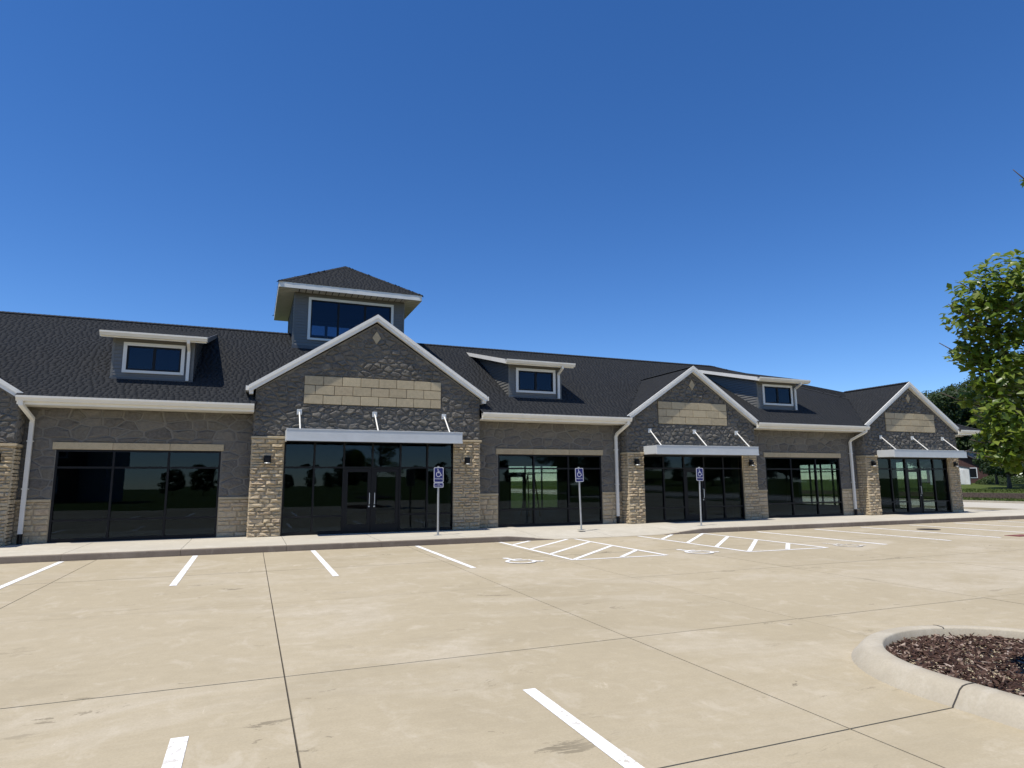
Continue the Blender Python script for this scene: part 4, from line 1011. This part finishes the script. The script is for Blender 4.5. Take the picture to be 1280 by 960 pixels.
def tree(k, x, y, z, s, rot, label, group=None, name='tree'):
    e = empty(name, (x, y, z)); e.rotation_euler = (0, 0, rot); e.scale = (s, s, s); tag(e, label, 'tree', group)
    for src in PROTO[k]:
        o = src if not used[k] else src.copy()
        if used[k]: col.objects.link(o)
        o.parent = e
    used[k] = True
def gz(x, y): return berm(x, y)
LBK = ['broad round-headed green tree on the grassy bank beyond the driveway', 'dark dense tree on the grassy bank beyond the driveway', 'tall narrow dark tree on the grassy bank beyond the driveway']
LB2K = ['round-headed green tree across the parking lot facing the shop windows', 'dense dark tree across the parking lot facing the shop windows', 'tall narrow tree across the parking lot facing the shop windows']
for i, (px, d, k, s) in enumerate(((1190, 104, 1, 1.42), (1214, 112, 2, 1.25), (1238, 104, 0, 1.15), (1261, 64, 1, .72), (1294, 70, 2, .9), (1172, 112, 2, 1.1), (1202, 124, 0, 1.3), (1228, 122, 1, 1.3), (1330, 64, 0, .9), (1380, 66, 2, .9), (1256, 110, 2, 1.2), (1282, 100, 0, 1.1), (1246, 78, 1, .62))):
    q = CAM+ray(px, 600)*d
    if px == 1261: tree(k, q.x, q.y, gz(q.x, q.y), s, i*1.3, 'slender tree with bare trunk standing alone on the grassy bank', None)
    else: tree(k, q.x, q.y, gz(q.x, q.y), s, i*1.3, LBK[k], 'trees on the bank')
rt_ = random.Random(9); opp = [(-14, -92, 1, .38), (-9.5, -90, 0, .36)]
opp += [(-2+i*6.5+rt_.uniform(-2, 2), -150+rt_.uniform(-18, 14), i % 3, rt_.uniform(.30, .52)) for i in range(20)]
opp += [(42+i*9+rt_.uniform(-2, 2), -62-i*4+rt_.uniform(-5, 5), i % 3, rt_.uniform(.8, 1.1)) for i in range(12)] + [(13.5, -92, 1, .60), (9, -60, 2, .40)]
for i, (x, y, k, s) in enumerate(opp): tree(k, x, y, 0, s, i*2.1, LB2K[k], 'trees opposite the shops')

# -- houses on the bank, far right --
def house(name, loc, rot, label, w_, d_, hw, rise, mats, extra, ov=.45):
    e = empty(name, loc); e.rotation_euler = (0, 0, rot); tag(e, label, 'house')
    wl = MB(); wl.box(-w_/2, w_/2, -d_/2, d_/2, -.6, hw); wl.prism([(-w_/2, -d_/2+.01, hw), (w_/2, -d_/2+.01, hw), (0, -d_/2+.01, hw+rise)], (0, d_-.02, 0)); wall = wl.build('wall', mats[0], e)
    rm = MB(); k = rise/(w_/2)
    for s in (-1, 1):
        rm.prism([(s*(w_/2+ov), -d_/2-ov, hw-ov*k+.02), (0, -d_/2-ov, hw+rise+.02), (0, -d_/2-ov, hw+rise+.2), (s*(w_/2+ov), -d_/2-ov, hw-ov*k+.2)], (0, d_+2*ov, 0))
    rm.build('roof', mats[1], e)
    for (nm, x0, x1, z0, z1, mt) in extra:
        f = MB().box(x0-.1, x1+.1, -d_/2-.06, -d_/2+.02, z0-.1, z1+.1).build(nm, 'house_white', e)
        MB().box(x0, x1, -d_/2-.08, -d_/2, z0, z1).build('pane' if nm == 'window' else 'panel', mt, f)
    return e
q = CAM+ray(1213, 606)*80; house('garage', (q.x+1.2, q.y+3.2, gz(q.x, q.y)-.05), R(-58), 'small white garage on the bank past the corner of the shops', 4.2, 6, 2.0, .5, ('house_white', 'house_roof'), (('garage_door', -1.5, 1.5, .1, 1.8, 'house_white'),), .04)
q = CAM+ray(1225, 606)*92; house('brick_house', (q.x+3, q.y+5, gz(q.x, q.y)-.05), R(-58), 'red brick house with dark roof behind the white garage', 7.5, 9, 2.7, 2.2, ('house_brick', 'house_roof'), (('window', -2.6, -1.2, .9, 2.2, 'dark_metal'), ('window', .8, 2.4, .9, 2.2, 'dark_metal')))
q = CAM+ray(1237, 604)*92; house('far_house', (q.x+4, q.y+4, gz(q.x, q.y)-.05), R(-58), 'pale house with white windows among the trees on the bank', 9, 9, 2.6, 2.6, ('house_siding', 'house_roof'), (('window', -3.4, -1.6, .7, 2.0, 'house_white'), ('window', 1.2, 2.6, .7, 2.0, 'dark_metal')))
# shrubs before the houses
def shrub(x, y, z, r_, label, seed):
    e = empty('shrub', (x, y, z)); tag(e, label, 'shrub', 'shrubs on the bank'); n = int(700*r_); v = RNG.normal(0, 1, (n, 3)); v[:, 2] = np.abs(v[:, 2]); v /= np.linalg.norm(v, axis=1)[:, None]
    c_ = v*(r_*RNG.uniform(.5, 1.1, n)**.5)[:, None]*np.array([1.2, 1.2, .8]); leaf_cloud('foliage', c_, v+np.array([0, 0, .4]), RNG.uniform(.12, .28, n), 'leaf_far', e, seed, .7)
    MB().tube([(0, 0, -.1), (0, 0, r_*.5)], [.06, .02], 6).build('stem', 'bark', e)
for i, px in enumerate((1231, 1239, 1247, 1256, 1268, 1277)):
    q = CAM+ray(px, 606)*(82+2*(i % 3)); shrub(q.x, q.y, gz(q.x, q.y), .8+.35*(i % 3), 'low rounded green shrub in front of the far houses', i)
# two storey house across the lot, seen in the left shop window
h2 = empty('apartment_house', (-31, -62, 0)); tag(h2, 'two storey gabled house across the lot mirrored in the left window', 'house')
wl = MB().box(-14.5, 14.5, -6, 5, 0, 7.0); wl.build('wall', 'house_siding', h2)
rm = MB(); rm.prism([(-15, 6, 6.9), (-15, -7, 6.9), (-15, -.5, 10.2)], (30, 0, 0)); rm.build('roof', 'house_roof', h2)
for gxp in (-9, 0, 9):
    gm = MB(); gm.prism([(gxp-3.2, 6.6, 0), (gxp+3.2, 6.6, 0), (gxp+3.2, 6.6, 6.4), (gxp, 6.6, 8.8), (gxp-3.2, 6.6, 6.4)], (0, -1.6, 0)); gm.build('gable_front', 'house_brick', h2)
    gm = MB(); gm.prism([(gxp-3.6, 6.9, 6.3), (gxp, 6.9, 9.0), (gxp+3.6, 6.9, 6.3), (gxp+3.6, 6.9, 6.6), (gxp, 6.9, 9.35), (gxp-3.6, 6.9, 6.6)], (0, -3, 0)); gm.build('gable_roof', 'house_roof', h2)
    for zz in (.9, 4.0):
        for dx in (-1.7, .3):
            f = MB().box(gxp+dx, gxp+dx+1.5, 6.58, 6.68, zz, zz+1.7).build('window', 'house_white', h2); MB().box(gxp+dx+.12, gxp+dx+1.38, 6.60, 6.70, zz+.12, zz+1.58).build('pane', 'dark_metal', f)
for gxp in (-4.5, 4.5):
    for zz in (.9, 4.0):
        f = MB().box(gxp-.8, gxp+.8, 4.98, 5.08, zz, zz+1.7).build('window', 'house_white', h2); MB().box(gxp-.68, gxp+.68, 5.0, 5.1, zz+.12, zz+1.58).build('pane', 'dark_metal', f)
# grass tufts along the bank edge
n = 9000; x_ = np.where(RNG.random(n) < .5, RNG.uniform(48, 58.5, n), RNG.uniform(59.2, 66, n)); y_ = RNG.uniform(0, 34, n); L_ = RNG.uniform(.10, .22, n)
z_ = np.array([berm(a, b) for a, b in zip(x_, y_)]); leaf_cloud('grass_tufts', np.stack([x_, y_, z_+.06], 1), np.stack([np.ones(n), RNG.normal(0, .5, n), np.full(n, .3)], 1), L_, 'grass_blade', None, 77, .3, -1.5)
tag(bpy.data.objects['grass_tufts'], 'tufts of green grass on the bank beyond the driveway', 'grass', kind='stuff')
